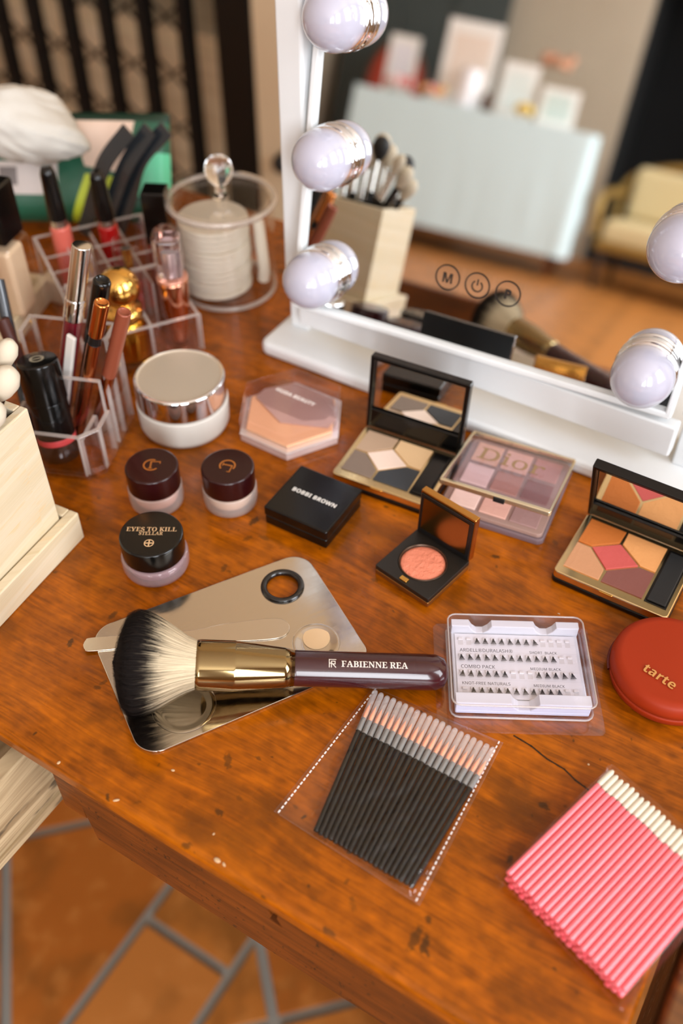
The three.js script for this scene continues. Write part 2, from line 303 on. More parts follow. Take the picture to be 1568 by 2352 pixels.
{
  const t = thing('low_cabinet', 'low brown cabinet standing in the alcove behind the black gate', 'cabinet', [-1.82, 0, -1.90]);
  const mw = std('#ffffff', 0.6, 0, { map: pixelTexture(256, 256, (u, v) => mix3([206, 182, 146], [232, 212, 180], fbm(u * 5, v * 26, 801, 4)).map((q) => q * 1.06)) });
  mesh('carcass', rbox(1.15, 0.46, 0.36, 0.006, 0, 0.25, 0), mw, t);
  mesh('plinth', box(1.1, 0.03, 0.3, 0, 0.015, 0), matDark, t);
  for (const x of [-0.28, 0.28]) { const d = mesh('door', rbox(0.53, 0.4, 0.018, 0.004, x, 0.25, 0.186), mw, t); mesh('knob', new THREE.SphereGeometry(0.012, 12, 8).translate(x - Math.sign(x) * 0.22, 0.3, 0.205), M.blackMatte, d); }
}
{
  const t = thing('door_stop', 'dark round stop fixed to the tan wall beside the mirror', 'door stop', [-1.105, 0.318, -1.6]);
  mesh('cap', lathe([[0, 0.03], [0.012, 0.03], [0.019, 0.022], [0.02, 0.004], [0.022, 0]], 20).rotateX(Math.PI / 2), M.blackMatte, t);
}

// ================================================================ THE TABLE
{
  const t = thing('wooden_table', 'old varnished orange-brown wooden table covered with make-up', 'table', [0, 0, 0]);
  const X0 = -1.35, X1 = 0.0415, Z0 = -0.735, Z1 = -0.157;
  mesh('table_top', planUV(rbox(X1 - X0, 0.016, Z1 - Z0, 0.005, (X0 + X1) / 2, TY - 0.008, (Z0 + Z1) / 2, 4), WOOD_W, WOOD_D, WOOD_X, WOOD_Z - TY), matTable, t);
  // apron with its keyhole
  const s = new THREE.Shape(); s.moveTo(-0.272, TY - 0.086); s.lineTo(0.036, TY - 0.086); s.lineTo(0.036, TY - 0.016); s.lineTo(-0.280, TY - 0.016); s.closePath();
  const k = new THREE.Path(); k.moveTo(-0.1415, TY - 0.023); k.lineTo(-0.1340, TY - 0.024); k.lineTo(-0.1350, TY - 0.031); k.lineTo(-0.1315, TY - 0.039); k.lineTo(-0.1400, TY - 0.037); k.lineTo(-0.1385, TY - 0.031); k.closePath(); s.holes.push(k);
  mesh('apron', axisUV(new THREE.ExtrudeGeometry(s, { depth: 0.018, bevelEnabled: false }).translate(0, 0, Z1 - 0.0222), [1, 0, 0], [0, 1, 0.3], 0.4, 0.2), matApron, t);
  mesh('lock_box', box(0.05, 0.045, 0.02, -0.138, TY - 0.040, Z1 - 0.0345), M.blackMatte, t);
  mesh('side_rail', axisUV(box(0.012, 0.070, Z1 - Z0 - 0.07, 0.0295, TY - 0.051, (Z0 + Z1) / 2), [0, 0, 1], [0, 1, 0], 0.4, 0.2), matApron, t);
  mesh('drawer_runner', axisUV(box(0.018, 0.074, 0.4, -0.2985, TY - 0.053, Z1 - 0.212), [0, 0, 1], [0, 1, 0], 0.4, 0.2), matApron, t);
  for (const [x, z] of [[-0.004, Z1 - 0.056], [-0.004, Z0 + 0.05], [X0 + 0.05, Z1 - 0.05], [X0 + 0.05, Z0 + 0.05]]) mesh('leg', axisUV(rbox(0.05, TY - 0.016, 0.05, 0.004, x, (TY - 0.016) / 2, z), [0, 1, 0], [1, 0, 1], 0.4, 0.2), matApron, t);
}
{
  const t = thing('table_drawer', 'pulled-out drawer of pale unvarnished wood below the table edge', 'drawer', [0, 0, 0]);
  const yT = TY - 0.031, h = 0.062, x1 = -0.319, z0 = -0.42, z1 = 0.14;
  mesh('side_panel', axisUV(rbox(0.012, h, z1 - z0, 0.0015, x1 - 0.006, yT - h / 2, (z0 + z1) / 2), [0, 0, 1], [0.3, 1, 0], 0.35, 0.16), matRaw, t);
  mesh('side_panel', axisUV(rbox(0.012, h, z1 - z0, 0.0015, x1 - 0.55, yT - h / 2, (z0 + z1) / 2), [0, 0, 1], [0.3, 1, 0], 0.35, 0.16), matRaw, t);
  mesh('bottom_panel', axisUV(box(0.56, 0.008, z1 - z0, x1 - 0.278, yT - h - 0.003, (z0 + z1) / 2), [0, 0, 1], [1, 1, 0], 0.35, 0.16), matRaw, t);
  mesh('back_panel', axisUV(box(0.53, h - 0.01, 0.012, x1 - 0.278, yT - h / 2 - 0.004, z0 + 0.006), [1, 0, 0], [0, 1, 0], 0.35, 0.16), matRaw, t);
  mesh('front_panel', axisUV(rbox(0.6, h + 0.03, 0.02, 0.003, x1 - 0.278, yT - h / 2, z1 + 0.011), [1, 0, 0], [0, 1, 0], 0.35, 0.16), matApron, t);
}
{
  const t = thing('side_table', 'worn dark brown wooden table pushed up beside the make-up table', 'table', [0, 0, 0]);
  mesh('table_top', planUV(rbox(0.8, 0.03, 0.66, 0.004, 0.4525, TY - 0.016, -0.45), 0.5, 0.5), matDarkWood, t);
  for (const x of [0.068, 0.83]) mesh('side_panel', box(0.016, 0.16, 0.6, x, TY - 0.112, -0.44), matDarkWood, t);
  for (const [x, z] of [[0.1, -0.17], [0.8, -0.17], [0.1, -0.71], [0.8, -0.71]]) mesh('leg', rbox(0.05, TY - 0.031, 0.05, 0.003, x, (TY - 0.031) / 2, z), matDarkWood, t);
}

// ================================================================ VANITY MIRROR
{
  const t = thing('vanity_mirror', 'white tabletop vanity mirror with round frosted bulbs along both sides', 'mirror', [-0.2112, TY, -0.5532]);
  const w = (x, y, z) => [x + 0.2112, y - TY, z + 0.5532];             // world to group
  const put = (name, g, m, p) => { const o = mesh(name, g, m, t); o.position.set(...w(...p)); return o; };
  put('base_plate', slab(roundRect(0.372, 0.15, 0.008), 0.012, 0.0035), M.white, [-0.2185, TY, -0.612]);
  for (const x of [-0.3870, -0.0560]) {
    put('post', rbox(0.022, 0.30, 0.034, 0.003), M.white, [x, TY + 0.205, -0.586]);
    put('post_foot', rbox(0.018, 0.048, 0.03, 0.002), M.white, [x + 0.001, TY + 0.0355, -0.586]);
  }
  put('cross_rail', rbox(0.312, 0.0265, 0.012, 0.002), M.white, [-0.2215, TY + 0.040, -0.5635]);
  // the leaning looking-glass panel: local x across, y up the glass, z out of it
  const lean = rad(12.3), my = rad(4);
  const N = V3(Math.sin(my) * Math.cos(lean), Math.sin(lean), Math.cos(lean) * Math.cos(my)), X = V3(Math.cos(my), 0, -Math.sin(my)), U = new THREE.Vector3().crossVectors(N, X);
  const p = new THREE.Group(); p.name = 'glass_panel'; t.add(p);
  p.position.set(...w(-0.2112, TY + 0.058, -0.5532)); p.quaternion.setFromRotationMatrix(new THREE.Matrix4().makeBasis(X, U, N));
  const x0 = -0.1585, x1 = 0.1385, H = 0.40, xc = (x0 + x1) / 2, W = x1 - x0;
  mesh('looking_glass', box(W - 0.006, H - 0.006, 0.003, xc, H / 2, -0.0015), M.mirror, p);
  mesh('panel_back', rbox(W, H, 0.012, 0.002, xc, H / 2, -0.0095), M.white, p);
  mesh('panel_frame', merge([rbox(0.005, H, 0.012, 0.0015, x0 + 0.0015, H / 2, -0.001), rbox(0.005, H, 0.012, 0.0015, x1 - 0.0015, H / 2, -0.001), rbox(W, 0.005, 0.012, 0.0015, xc, 0.0015, -0.001), rbox(W, 0.005, 0.012, 0.0015, xc, H - 0.0015, -0.001)]), M.white, p);
  const R = 0.0213, bulbG = new THREE.SphereGeometry(R, 40, 28), ringG = lathe([[0.0125, 0], [0.0221, 0], [0.0224, 0.0034], [0.0214, 0.0042], [0.0220, 0.0050], [0.0219, 0.0080], [0.0206, 0.0102], [0.0125, 0.0104]], 40).rotateX(Math.PI / 2);
  for (const x of [-0.1388, 0.1141]) for (const y of [0.0295, 0.1180, 0.2085, 0.298, 0.370]) {
    const c = mesh('bulb_collar', ringG, M.chrome, p); c.position.set(x, y, 0);
    const b = mesh('bulb', bulbG, M.bulb, p); b.position.set(x, y, 0.0170);
  }
  const icon = (x, kind) => {
    const m = mesh('touch_button', new THREE.PlaneGeometry(0.0205, 0.0205), new THREE.MeshStandardMaterial({ transparent: true, roughness: 0.5, map: canvasTexture(128, 128, (g) => {
      g.strokeStyle = g.fillStyle = '#241d18'; g.lineWidth = 6; g.beginPath(); g.arc(64, 64, 56, 0, 7); g.stroke();
      if (kind === 'power') { g.lineWidth = 6; g.beginPath(); g.arc(64, 68, 24, -1.0, Math.PI + 1.0); g.stroke(); g.beginPath(); g.moveTo(64, 36); g.lineTo(64, 64); g.stroke(); } else { g.font = 'bold 62px sans-serif'; g.textAlign = 'center'; g.textBaseline = 'middle'; g.fillText(kind, 64, 67); }
    }) }), p); m.position.set(x, 0.0537, 0.0004);
  };
  icon(-0.0382, 'M'); icon(-0.0154, 'power'); icon(0.0077, 'P');
}

// ================================================================ THINGS ON THE TABLE
// ---- bamboo brush box standing in its shallow tray
{
  const t = thing('bamboo_brush_box', 'open pale bamboo box of brushes at the left edge of the table', 'brush holder', [-0.424, TY, -0.242], 5);
  const wall = (name, w, h, d, x, y, z, parent = t, turn = 0) => mesh(name, axisUV(rbox(w, h, d, 0.0012, x, y, z), turn ? [0, 1, 0] : [0.86, 0, 1], turn ? [1, 0, 1] : [0.1, 1, 0.1], 0.3, 0.1), matBamboo, parent);
  const TW = 0.086, TD = 0.108, th = 0.0075, hh = 0.024;             // tray
  wall('tray_side', th, hh, TD, TW / 2 - th / 2, hh / 2, 0); wall('tray_side', th, hh, TD, -TW / 2 + th / 2, hh / 2, 0);
  wall('tray_side', TW - 2 * th, hh, th, 0, hh / 2, TD / 2 - th / 2); wall('tray_side', TW - 2 * th, hh, th, 0, hh / 2, -TD / 2 + th / 2);
  wall('tray_floor', TW - 2 * th, 0.004, TD - 2 * th, 0, 0.003, 0);
  const BW = 0.0690, BD = 0.0895, bt = 0.006, y0 = 0.0055, bh = 0.1125;
  wall('box_side', bt, bh, BD, BW / 2 - bt / 2, y0 + bh / 2, 0); wall('box_side', bt, bh, BD, -BW / 2 + bt / 2, y0 + bh / 2, 0);
  wall('box_side', BW - 2 * bt, bh, bt, 0, y0 + bh / 2, BD / 2 - bt / 2); wall('box_side', BW - 2 * bt, bh, bt, 0, y0 + bh / 2, -BD / 2 + bt / 2);
  wall('box_floor', BW - 2 * bt, 0.004, BD - 2 * bt, 0, y0 + 0.003, 0);
}
// brushes standing in that box
{
  const r = rng(21), c = Math.cos(rad(5)), s = Math.sin(rad(5));
  const W = (x, y, z) => V3(-0.424 + x * 0.62 * c + z * s, TY + y, -0.242 - x * 0.62 * s + z * c);
  // foot x,z  head x,z  height  kind
  const list = [
    [-0.040, -0.012, 0.0660, -0.0400, 0.172, 'sponge', 'slim eye brush with a small white sponge tip and silver ferrule'],
    [-0.042, -0.004, 0.0755, -0.0290, 0.162, 'puff', 'brush with a puffy cream head nearest the corner of the bamboo box'],
    [-0.040, 0.006, 0.0770, -0.0120, 0.150, 'puff', 'lower cream puffy brush leaning over the rim of the bamboo box'],
    [0.010, -0.025, 0.022, -0.034, 0.185, 'dark', 'black tipped brush standing tall at the back of the bamboo box'],
    [-0.005, -0.02, 0.004, -0.032, 0.175, 'white', 'white haired brush with silver ferrule behind the black tipped one in the bamboo box'],
    [-0.018, -0.024, -0.012, -0.034, 0.18, 'dark', 'thin black eye brush in the middle of the bamboo box'],
    [-0.03, -0.02, -0.034, -0.03, 0.172, 'white', 'white fan brush at the far left of the bamboo box'],
    [-0.036, 0.0, -0.046, 0.006, 0.182, 'dark', 'wide black powder brush at the left rim of the bamboo box'],
    [0.005, 0.006, 0.012, 0.004, 0.178, 'white', 'pale blending brush in the centre of the bamboo box'],
    [-0.014, 0.012, -0.016, 0.022, 0.186, 'white', 'tall pale brush at the front of the bamboo box'],
    [0.028, 0.016, 0.035, 0.02, 0.17, 'dark', 'short black brush near the front right of the bamboo box'],
  ];
  for (const [fx, fz, hx, hz, H, kind, label] of list) {
    const a = W(fx, 0.0125, fz), b = W(hx, H, hz), d = new THREE.Vector3().subVectors(b, a), L = d.length(); d.normalize();
    const at = (k) => a.clone().addScaledVector(d, L * k);
    const t = thing('makeup_brush', label, 'brush', a.toArray(), 0, 'brushes in the bamboo box');
    const off = (v) => v.clone().sub(a);
    const headL = kind === 'sponge' ? 0.020 : 0.024, fer = 0.03, k1 = 1 - (headL + fer) / L, k2 = 1 - headL / L;
    mesh('handle', rod(off(at(0)), off(at(k1)), 0.0032, 0.0046, 14), M.black, t);
    mesh('ferrule', rod(off(at(k1)), off(at(k2)), 0.0042, 0.0036, 16), kind === 'puff' ? M.black : M.silver, t);
    const R = kind === 'sponge' ? 0.0062 : (kind === 'puff' ? 0.0076 : 0.0088) + r() * 0.0012, prof = [[0.0034, 0], [R * 0.75, headL * 0.22], [R, headL * 0.55], [R * 0.86, headL * 0.8], [R * 0.45, headL * 0.96], [0, headL]];
    mesh(kind === 'sponge' ? 'sponge_tip' : 'bristles', latheAlong(off(at(k2)), off(at(1)), prof, 20), kind === 'dark' ? M.blackSoft : M.cream, t);
  }
}
// ---- clear acrylic pen holder, three steps
const panel = (parent, w, h, d, x, y, z, ry = 0) => { const m = mesh('clear_panel', rbox(w, h, d, 0.0006, 0, 0, 0, 2), M.acrylic, parent); m.position.set(x, y, z); m.rotation.y = ry; const e = 0.0011; mesh('polished_edge', merge(w > d ? [box(w, e, d * 0.9, 0, h / 2, 0), box(e, h, d * 0.9, w / 2, 0, 0), box(e, h, d * 0.9, -w / 2, 0, 0)] : [box(w * 0.9, e, d, 0, h / 2, 0), box(w * 0.9, h, e, 0, 0, d / 2), box(w * 0.9, h, e, 0, 0, -d / 2)]), M.rim, m); return m; };
{
  const t = thing('acrylic_holder', 'small clear acrylic stepped holder with a black lipstick and pencils', 'holder', [-0.4553, TY, -0.3702], 22);
  const th = 0.003, W = 0.066, C = 0.012, zf = 0.038, zm = 0.004, zb = -0.036, hf = 0.036, hm = 0.062, hb = 0.084;
  const out = [[-W / 2, zb], [W / 2, zb], [W / 2, zf - C], [W / 2 - C, zf], [-W / 2 + C, zf], [-W / 2, zf - C]];
  mesh('base', slab(planShape(out), 0.004, 0.0008), M.acrylic, t);
  const y = (h) => 0.0045 + h / 2;
  panel(t, W - 2 * C, hf, th, 0, y(hf), zf - th / 2);
  for (const s of [-1, 1]) {
    panel(t, C * 1.3, hf, th, s * (W / 2 - C / 2 - 0.001), y(hf), zf - C / 2 - 0.001, s * Math.PI / 4);
    panel(t, th, hf, zf - C - zm - 0.003, s * (W / 2 - th / 2), y(hf), (zf - C + zm) / 2 - 0.001);
    panel(t, th, hm, zm - zb - 0.026, s * (W / 2 - th / 2), y(hm), (zm - 0.022 + zm) / 2 - 0.003);
    panel(t, th, hb, 0.020, s * (W / 2 - th / 2), y(hb), zb + 0.0105);
  }
  panel(t, W - 2 * th - 0.001, hm, th, 0, y(hm), zm);
  panel(t, W - 2 * th - 0.001, hb, th, 0, y(hb), zb + th / 2);
  panel(t, th, hf - 0.004, zf - zm - 0.006, 0.022, y(hf - 0.004), (zf + zm) / 2);
}
function leaning(name, label, cat, a, b, build, group) {             // thing whose own axis runs from foot a to top b
  const d = new THREE.Vector3().subVectors(b, a), t = thing(name, label, cat, a.toArray(), 0, group);
  t.quaternion.setFromUnitVectors(V3(0, 1, 0), d.clone().normalize());
  build(t, d.length()); return t;
}
leaning('lipstick', 'black bullet lipstick case with a coral ring leaning in the acrylic holder', 'lipstick', V3(-0.4505, TY + 0.007, -0.3485), V3(-0.4632, TY + 0.083, -0.3590), (t, L) => {
  mesh('base_case', lathe([[0, 0], [0.0128, 0], [0.0135, 0.001], [0.0135, 0.014], [0, 0.014]], 40), M.black, t);
  mesh('colour_ring', lathe([[0.0134, 0.014], [0.0139, 0.0145], [0.0139, 0.0185], [0.0134, 0.019]], 40), std('#e2555a', 0.35), t);
  mesh('lower_cap', lathe([[0.0138, 0.019], [0.0138, 0.046], [0.0134, 0.0465]], 40), M.black, t);
  mesh('cap', lathe([[0.0136, 0.0466], [0.0145, 0.047], [0.0146, 0.066], [0.0143, L - 0.002], [0.0132, L], [0, L]], 48), M.black, t);
  print(t, 'monogram', 0.013, 0.013, (g, w) => {
    g.strokeStyle = '#a09a86'; g.lineWidth = w * 0.12; g.beginPath(); g.ellipse(w / 2, w / 2, w * 0.33, w * 0.36, 0, 0, 7); g.stroke(); g.fillStyle = '#a09a86'; g.fillRect(w * 0.15, w * 0.44, w * 0.7, w * 0.12);
  }, [0.0, L + 0.0003, 0.0], { px: 128, ry: 0.9 });
});
const PEN = 'pens and pencils in the acrylic holder';
leaning('lip_gloss', 'dark red lip gloss tube with a long silver cap in the acrylic holder', 'lip gloss', V3(-0.4790, TY + 0.007, -0.3790), V3(-0.4525, TY + 0.149, -0.411), (t, L) => {
  mesh('tube_body', lathe([[0, 0], [0.0058, 0], [0.0064, 0.002], [0.0064, L - 0.058], [0, L - 0.058]], 24), phys('#6e0f20', 0.18, { clearcoat: 0.8 }), t);
  mesh('collar', lathe([[0.0066, L - 0.058], [0.0072, L - 0.057], [0.0072, L - 0.042], [0.0066, L - 0.041]], 24), M.chrome, t);
  mesh('cap', lathe([[0.0066, L - 0.041], [0.0066, L - 0.001], [0.006, L], [0, L]], 24), M.silver, t);
  const m = mesh('lettering', new THREE.PlaneGeometry(0.004, 0.05), new THREE.MeshStandardMaterial({ transparent: true, metalness: 0.6, roughness: 0.4, map: canvasTexture(32, 400, (g) => { g.save(); g.translate(16, 200); g.rotate(-Math.PI / 2); g.fillStyle = '#d2a877'; g.font = 'bold 26px serif'; g.textAlign = 'center'; g.textBaseline = 'middle'; g.fillText('L A N C O M E', 0, 0); g.restore(); }) }), t);
  m.position.set(0.0030, 0.052, 0.0058); m.rotation.y = 0.45;
}, PEN);
leaning('felt_liner', 'thick black eyeliner pen standing among copper pencils in the acrylic holder', 'pen', V3(-0.4665, TY + 0.007, -0.3850), V3(-0.4240, TY + 0.139, -0.3965), (t, L) => {
  mesh('barrel', lathe([[0, 0], [0.0044, 0], [0.0050, 0.003], [0.0050, L - 0.056], [0, L - 0.056]], 24), M.black, t);
  mesh('cap', lathe([[0.0052, L - 0.056], [0.0062, L - 0.055], [0.0062, L - 0.002], [0.0052, L], [0.004, L], [0.0036, L - 0.002], [0, L - 0.002]], 24), M.black, t);
}, PEN);
leaning('copper_pencil', 'shiny copper capped pencil with a dark band in the acrylic holder', 'pencil', V3(-0.4585, TY + 0.007, -0.3740), V3(-0.4160, TY + 0.131, -0.385), (t, L) => {
  mesh('barrel', lathe([[0, 0], [0.0046, 0], [0.0048, 0.002], [0.0048, L - 0.037]], 24), M.copper, t);
  mesh('dark_band', lathe([[0.0047, L - 0.037], [0.0044, L - 0.0365], [0.0044, L - 0.030], [0.0047, L - 0.0295]], 24), M.blackMatte, t);
  mesh('cap', lathe([[0.0048, L - 0.0295], [0.0052, L - 0.029], [0.0052, L - 0.001], [0.0046, L], [0.0036, L], [0.003, L - 0.0015], [0, L - 0.0015]], 24), std('#d98a4a', 0.12, 1), t);
}, PEN);
leaning('lip_pencil', 'matte reddish brown pencil leaning furthest right in the acrylic holder', 'pencil', V3(-0.4470, TY + 0.007, -0.3815), V3(-0.4080, TY + 0.1205, -0.3955), (t, L) => {
  mesh('barrel', lathe([[0, 0], [0.0042, 0], [0.0045, 0.002], [0.0045, L - 0.06]], 24), M.copper, t);
  mesh('cap', lathe([[0.0046, L - 0.06], [0.0051, L - 0.059], [0.0051, L - 0.001], [0.0046, L], [0.0036, L], [0.003, L - 0.0015], [0, L - 0.0015]], 24), std('#8e4a34', 0.32, 0.25), t);
}, PEN);
leaning('white_pencil', 'white flat-ended stick between the gloss and the black pen in the acrylic holder', 'pencil', V3(-0.4705, TY + 0.007, -0.3700), V3(-0.4490, TY + 0.094, -0.3820), (t, L) => {
  mesh('stick', rbox(0.008, L, 0.0035, 0.0016, 0, L / 2, 0), std('#e9e6e0', 0.35), t);
}, PEN);
leaning('slim_liner', 'slim blue-black pen with a pointed end leaning at the left picture edge', 'pen', V3(-0.4765, TY + 0.009, -0.3475), V3(-0.5195, TY + 0.113, -0.388), (t, L) => {
  mesh('barrel', lathe([[0, 0], [0.0022, 0.003], [0.0042, 0.014], [0.0045, L * 0.5], [0.0045, L - 0.001], [0, L]], 20), phys('#26303a', 0.2, { clearcoat: 0.7 }), t);
}, PEN);
leaning('brown_pencil', 'dark brown wooden pencil behind the lipstick at the left picture edge', 'pencil', V3(-0.4790, TY + 0.0075, -0.3650), V3(-0.5045, TY + 0.094, -0.371), (t, L) => {
  mesh('barrel', lathe([[0, 0], [0.0012, 0.002], [0.0048, 0.016], [0.0048, L], [0, L]], 20), std('#4a2219', 0.45), t);
}, PEN);

// ---- clear acrylic organiser behind, with a grid of cells at the back
{
  const t = thing('acrylic_organiser', 'large clear acrylic organiser with a grid of cells full of glosses', 'organiser', [-0.533, TY, -0.512], 57);
  const W = 0.098, D = 0.150, th = 0.0028, zf = D / 2, zb = -D / 2, zs = 0.032;
  mesh('base', slab(roundRect(W, D, 0.004), 0.004, 0.0008), M.acrylic, t);
  const hf = 0.034, hb = 0.05, y = (h) => 0.0045 + h / 2;
  panel(t, W, hf, th, 0, y(hf), zf - th / 2);
  for (const s of [-1, 1]) { panel(t, th, hf, zf - zs - th - 0.001, s * (W / 2 - th / 2), y(hf), (zf + zs - th) / 2); panel(t, th, hb, zs - zb - th, s * (W / 2 - th / 2), y(hb), (zs + zb) / 2); }
  panel(t, W - 2 * th - 0.001, hb + 0.012, th, 0, y(hb + 0.012), zs); panel(t, W, hb, th, 0, y(hb), zb + th / 2);
  for (let i = 1; i < 4; i++) panel(t, W - 2 * th - 0.001, hb - 0.006, 0.002, 0, y(hb - 0.006), zs - i * 0.0262);
  for (let j = 1; j < 4; j++) for (let i = 0; i < 4; i++) panel(t, 0.002, hb - 0.006, 0.023, -W / 2 + j * W / 4, y(hb - 0.006), zs - (i + 0.5) * 0.0262);
  panel(t, th, hf, zf - zs - 2 * th - 0.001, 0.008, y(hf), (zf + zs) / 2);
}
{
  const t = thing('gold_bottle', 'round gold topped perfume bottle in the front of the large acrylic organiser', 'perfume', [-0.490, TY + 0.005, -0.474]);
  mesh('bottle', lathe([[0, 0], [0.014, 0], [0.016, 0.003], [0.0165, 0.03], [0.012, 0.036], [0.009, 0.037]], 36), std('#d9a53a', 0.16, 1), t);
  mesh('neck_ring', lathe([[0.009, 0.037], [0.0155, 0.038], [0.0155, 0.046], [0.0095, 0.047], [0.009, 0.05]], 36), M.gold, t);
  mesh('ball_cap', new THREE.SphereGeometry(0.0165, 36, 24).translate(0, 0.064, 0), M.gold, t);
}
{
  const t = thing('rose_gold_tube', 'flared rose gold tube with a clear square cap in the large acrylic organiser', 'lipstick', [-0.468, TY + 0.005, -0.512]);
  mesh('flared_body', lathe([[0, 0], [0.006, 0], [0.0065, 0.003], [0.0075, 0.012], [0.0115, 0.036], [0.0125, 0.058], [0.0122, 0.060], [0, 0.060]], 40), M.roseGold, t);
  mesh('shoulder', lathe([[0.0122, 0.060], [0.0128, 0.061], [0.0122, 0.0625], [0, 0.0625]], 40), std('#e2a48e', 0.25, 0.6), t);
  mesh('clear_cap', rbox(0.0195, 0.034, 0.0195, 0.0035, 0, 0.0805, 0), phys('#fff2ee', 0.02, { transmission: 1, thickness: 0.003, ior: 1.5 }), t).rotation.y = 0.62;
  mesh('cap_core', cyl(0.006, 0.006, 0.022, 20, 0, 0.0635, 0), std('#c7b6bb', 0.2, 0.6), t);
}
{
  const G = 'lip glosses in the acrylic organiser';
  const gloss = (label, x, z, liquid, capMat, tilt, H = 0.1, R = 0.0088, capR = 0.0075) => {
    const t = thing('lip_gloss', label, 'lip gloss', [x, TY + 0.0055, z], 0, G); t.rotation.set(tilt[0], 0, tilt[1]);
    mesh('tube_body', lathe([[0, 0], [R - 0.001, 0], [R, 0.001], [R, H * 0.52], [R - 0.001, H * 0.54], [0, H * 0.54]], 28), liquid, t);
    mesh('collar', cyl(capR, capR, H * 0.05, 24, 0, H * 0.54, 0), M.silver, t);
    mesh('cap', lathe([[capR, H * 0.59], [capR * 1.06, H * 0.6], [capR * 0.86, H * 0.95], [capR * 0.6, H], [0, H]], 28), capMat, t);
  };
  gloss('salmon pink lip gloss with a tapering black cap beside the foundation bottle', -0.598, -0.524, phys('#d9695a', 0.2, { clearcoat: 0.6 }), M.black, [-0.03, 0.05], 0.112);
  gloss('red lip gloss with a thick black cap in the middle of the organiser', -0.5725, -0.5555, phys('#a80f0f', 0.2, { clearcoat: 0.6 }), M.black, [0.02, 0.02], 0.104);
  gloss('small pale gloss with a silver cap in the front row of cells', -0.5375, -0.4915, phys('#d9cbb8', 0.25, { clearcoat: 0.6 }), M.silver, [0, 0], 0.078, 0.0082);
  const t = thing('lipstick', 'square black lipstick case with a dark red side beside the glass jar', 'lipstick', [-0.5335, TY + 0.0055, -0.576], 28);
  mesh('base_case', rbox(0.019, 0.042, 0.019, 0.0012, 0, 0.021, 0), std('#7a1410', 0.35), t);
  mesh('cap', rbox(0.0205, 0.048, 0.0205, 0.0012, 0, 0.0665, 0), M.black, t);
  const q = thing('clear_bottle', 'clear square nail bottle with a red liquid and gold core in the organiser', 'bottle', [-0.5285, TY + 0.0055, -0.527], 40);
  mesh('liquid', rbox(0.0165, 0.022, 0.0165, 0.002, 0, 0.0135, 0), phys('#c01a1f', 0.2, { clearcoat: 0.5 }), q);
  mesh('glass_body', rbox(0.022, 0.066, 0.022, 0.003, 0, 0.0335, 0), M.glass, q);
  mesh('gold_core', cyl(0.0042, 0.0042, 0.032, 16, 0, 0.028, 0), M.gold, q);
  const q2 = thing('clear_bottle', 'rosy clear bottle standing behind the rose gold tube', 'bottle', [-0.4955, TY + 0.0055, -0.541], 20);
  mesh('liquid', rbox(0.014, 0.028, 0.014, 0.002, 0, 0.0165, 0), phys('#c2907c', 0.25, { clearcoat: 0.5 }), q2);
  mesh('glass_body', lathe([[0, 0], [0.0122, 0], [0.0128, 0.001], [0.0128, 0.072], [0.010, 0.080], [0.004, 0.082], [0, 0.082]], 30), phys('#ffe4da', 0.03, { transmission: 1, thickness: 0.003, ior: 1.5 }), q2);
}

// ---- bamboo tray and foundation bottles at the left
{
  const t = thing('bamboo_tray', 'flat pale bamboo stand under the beige foundation bottles', 'tray', [-0.668, TY, -0.428], 20);
  mesh('board', axisUV(rbox(0.15, 0.008, 0.10, 0.002, 0, 0.010, 0), [1, 0, 0], [0, 1, 1], 0.3, 0.1), matBamboo, t);
  for (const s of [-1, 1]) mesh('edge_strip', axisUV(rbox(0.15, 0.022, 0.007, 0.0015, 0, 0.011, s * 0.0545), [1, 0, 0], [0, 1, 1], 0.3, 0.1), matBamboo, t);
  mesh('edge_strip', axisUV(rbox(0.007, 0.022, 0.116, 0.0015, 0.079, 0.011, 0), [0, 0, 1], [1, 1, 0], 0.3, 0.1), matBamboo, t);
}
{
  const skin = phys('#dcbfa0', 0.3, { clearcoat: 0.4 });
  const t = thing('foundation_bottle', 'beige foundation bottle with a tall black cap on the bamboo stand', 'bottle', [-0.598, TY + 0.0145, -0.459], 16);
  mesh('liquid', rbox(0.025, 0.060, 0.025, 0.004, 0, 0.036, 0), skin, t);
  mesh('glass_body', rbox(0.034, 0.072, 0.034, 0.004, 0, 0.0365, 0), M.glass, t);
  mesh('cap', rbox(0.030, 0.046, 0.030, 0.0025, 0, 0.097, 0), M.black, t);
  print(t, 'monogram', 0.012, 0.012, (g, w) => { g.strokeStyle = '#8f8a80'; g.lineWidth = 10; g.beginPath(); g.arc(w / 2, w / 2, w * 0.34, 0, 7); g.stroke(); }, [0.002, 0.1204, 0.004], { px: 96 });
  const q = thing('concealer_tube', 'pale beige tube with a white foot cut off by the left picture edge', 'tube', [-0.585, TY + 0.0145, -0.4125], 8);
  mesh('tube_body', lathe([[0.007, 0.026], [0.009, 0.03], [0.012, 0.075], [0.0122, 0.093], [0.009, 0.097], [0, 0.097]], 28), std('#ead6c0', 0.32), q);
  mesh('cap', lathe([[0, 0], [0.0066, 0], [0.0072, 0.002], [0.0072, 0.026], [0, 0.026]], 28), std('#efeeec', 0.3), q);
}
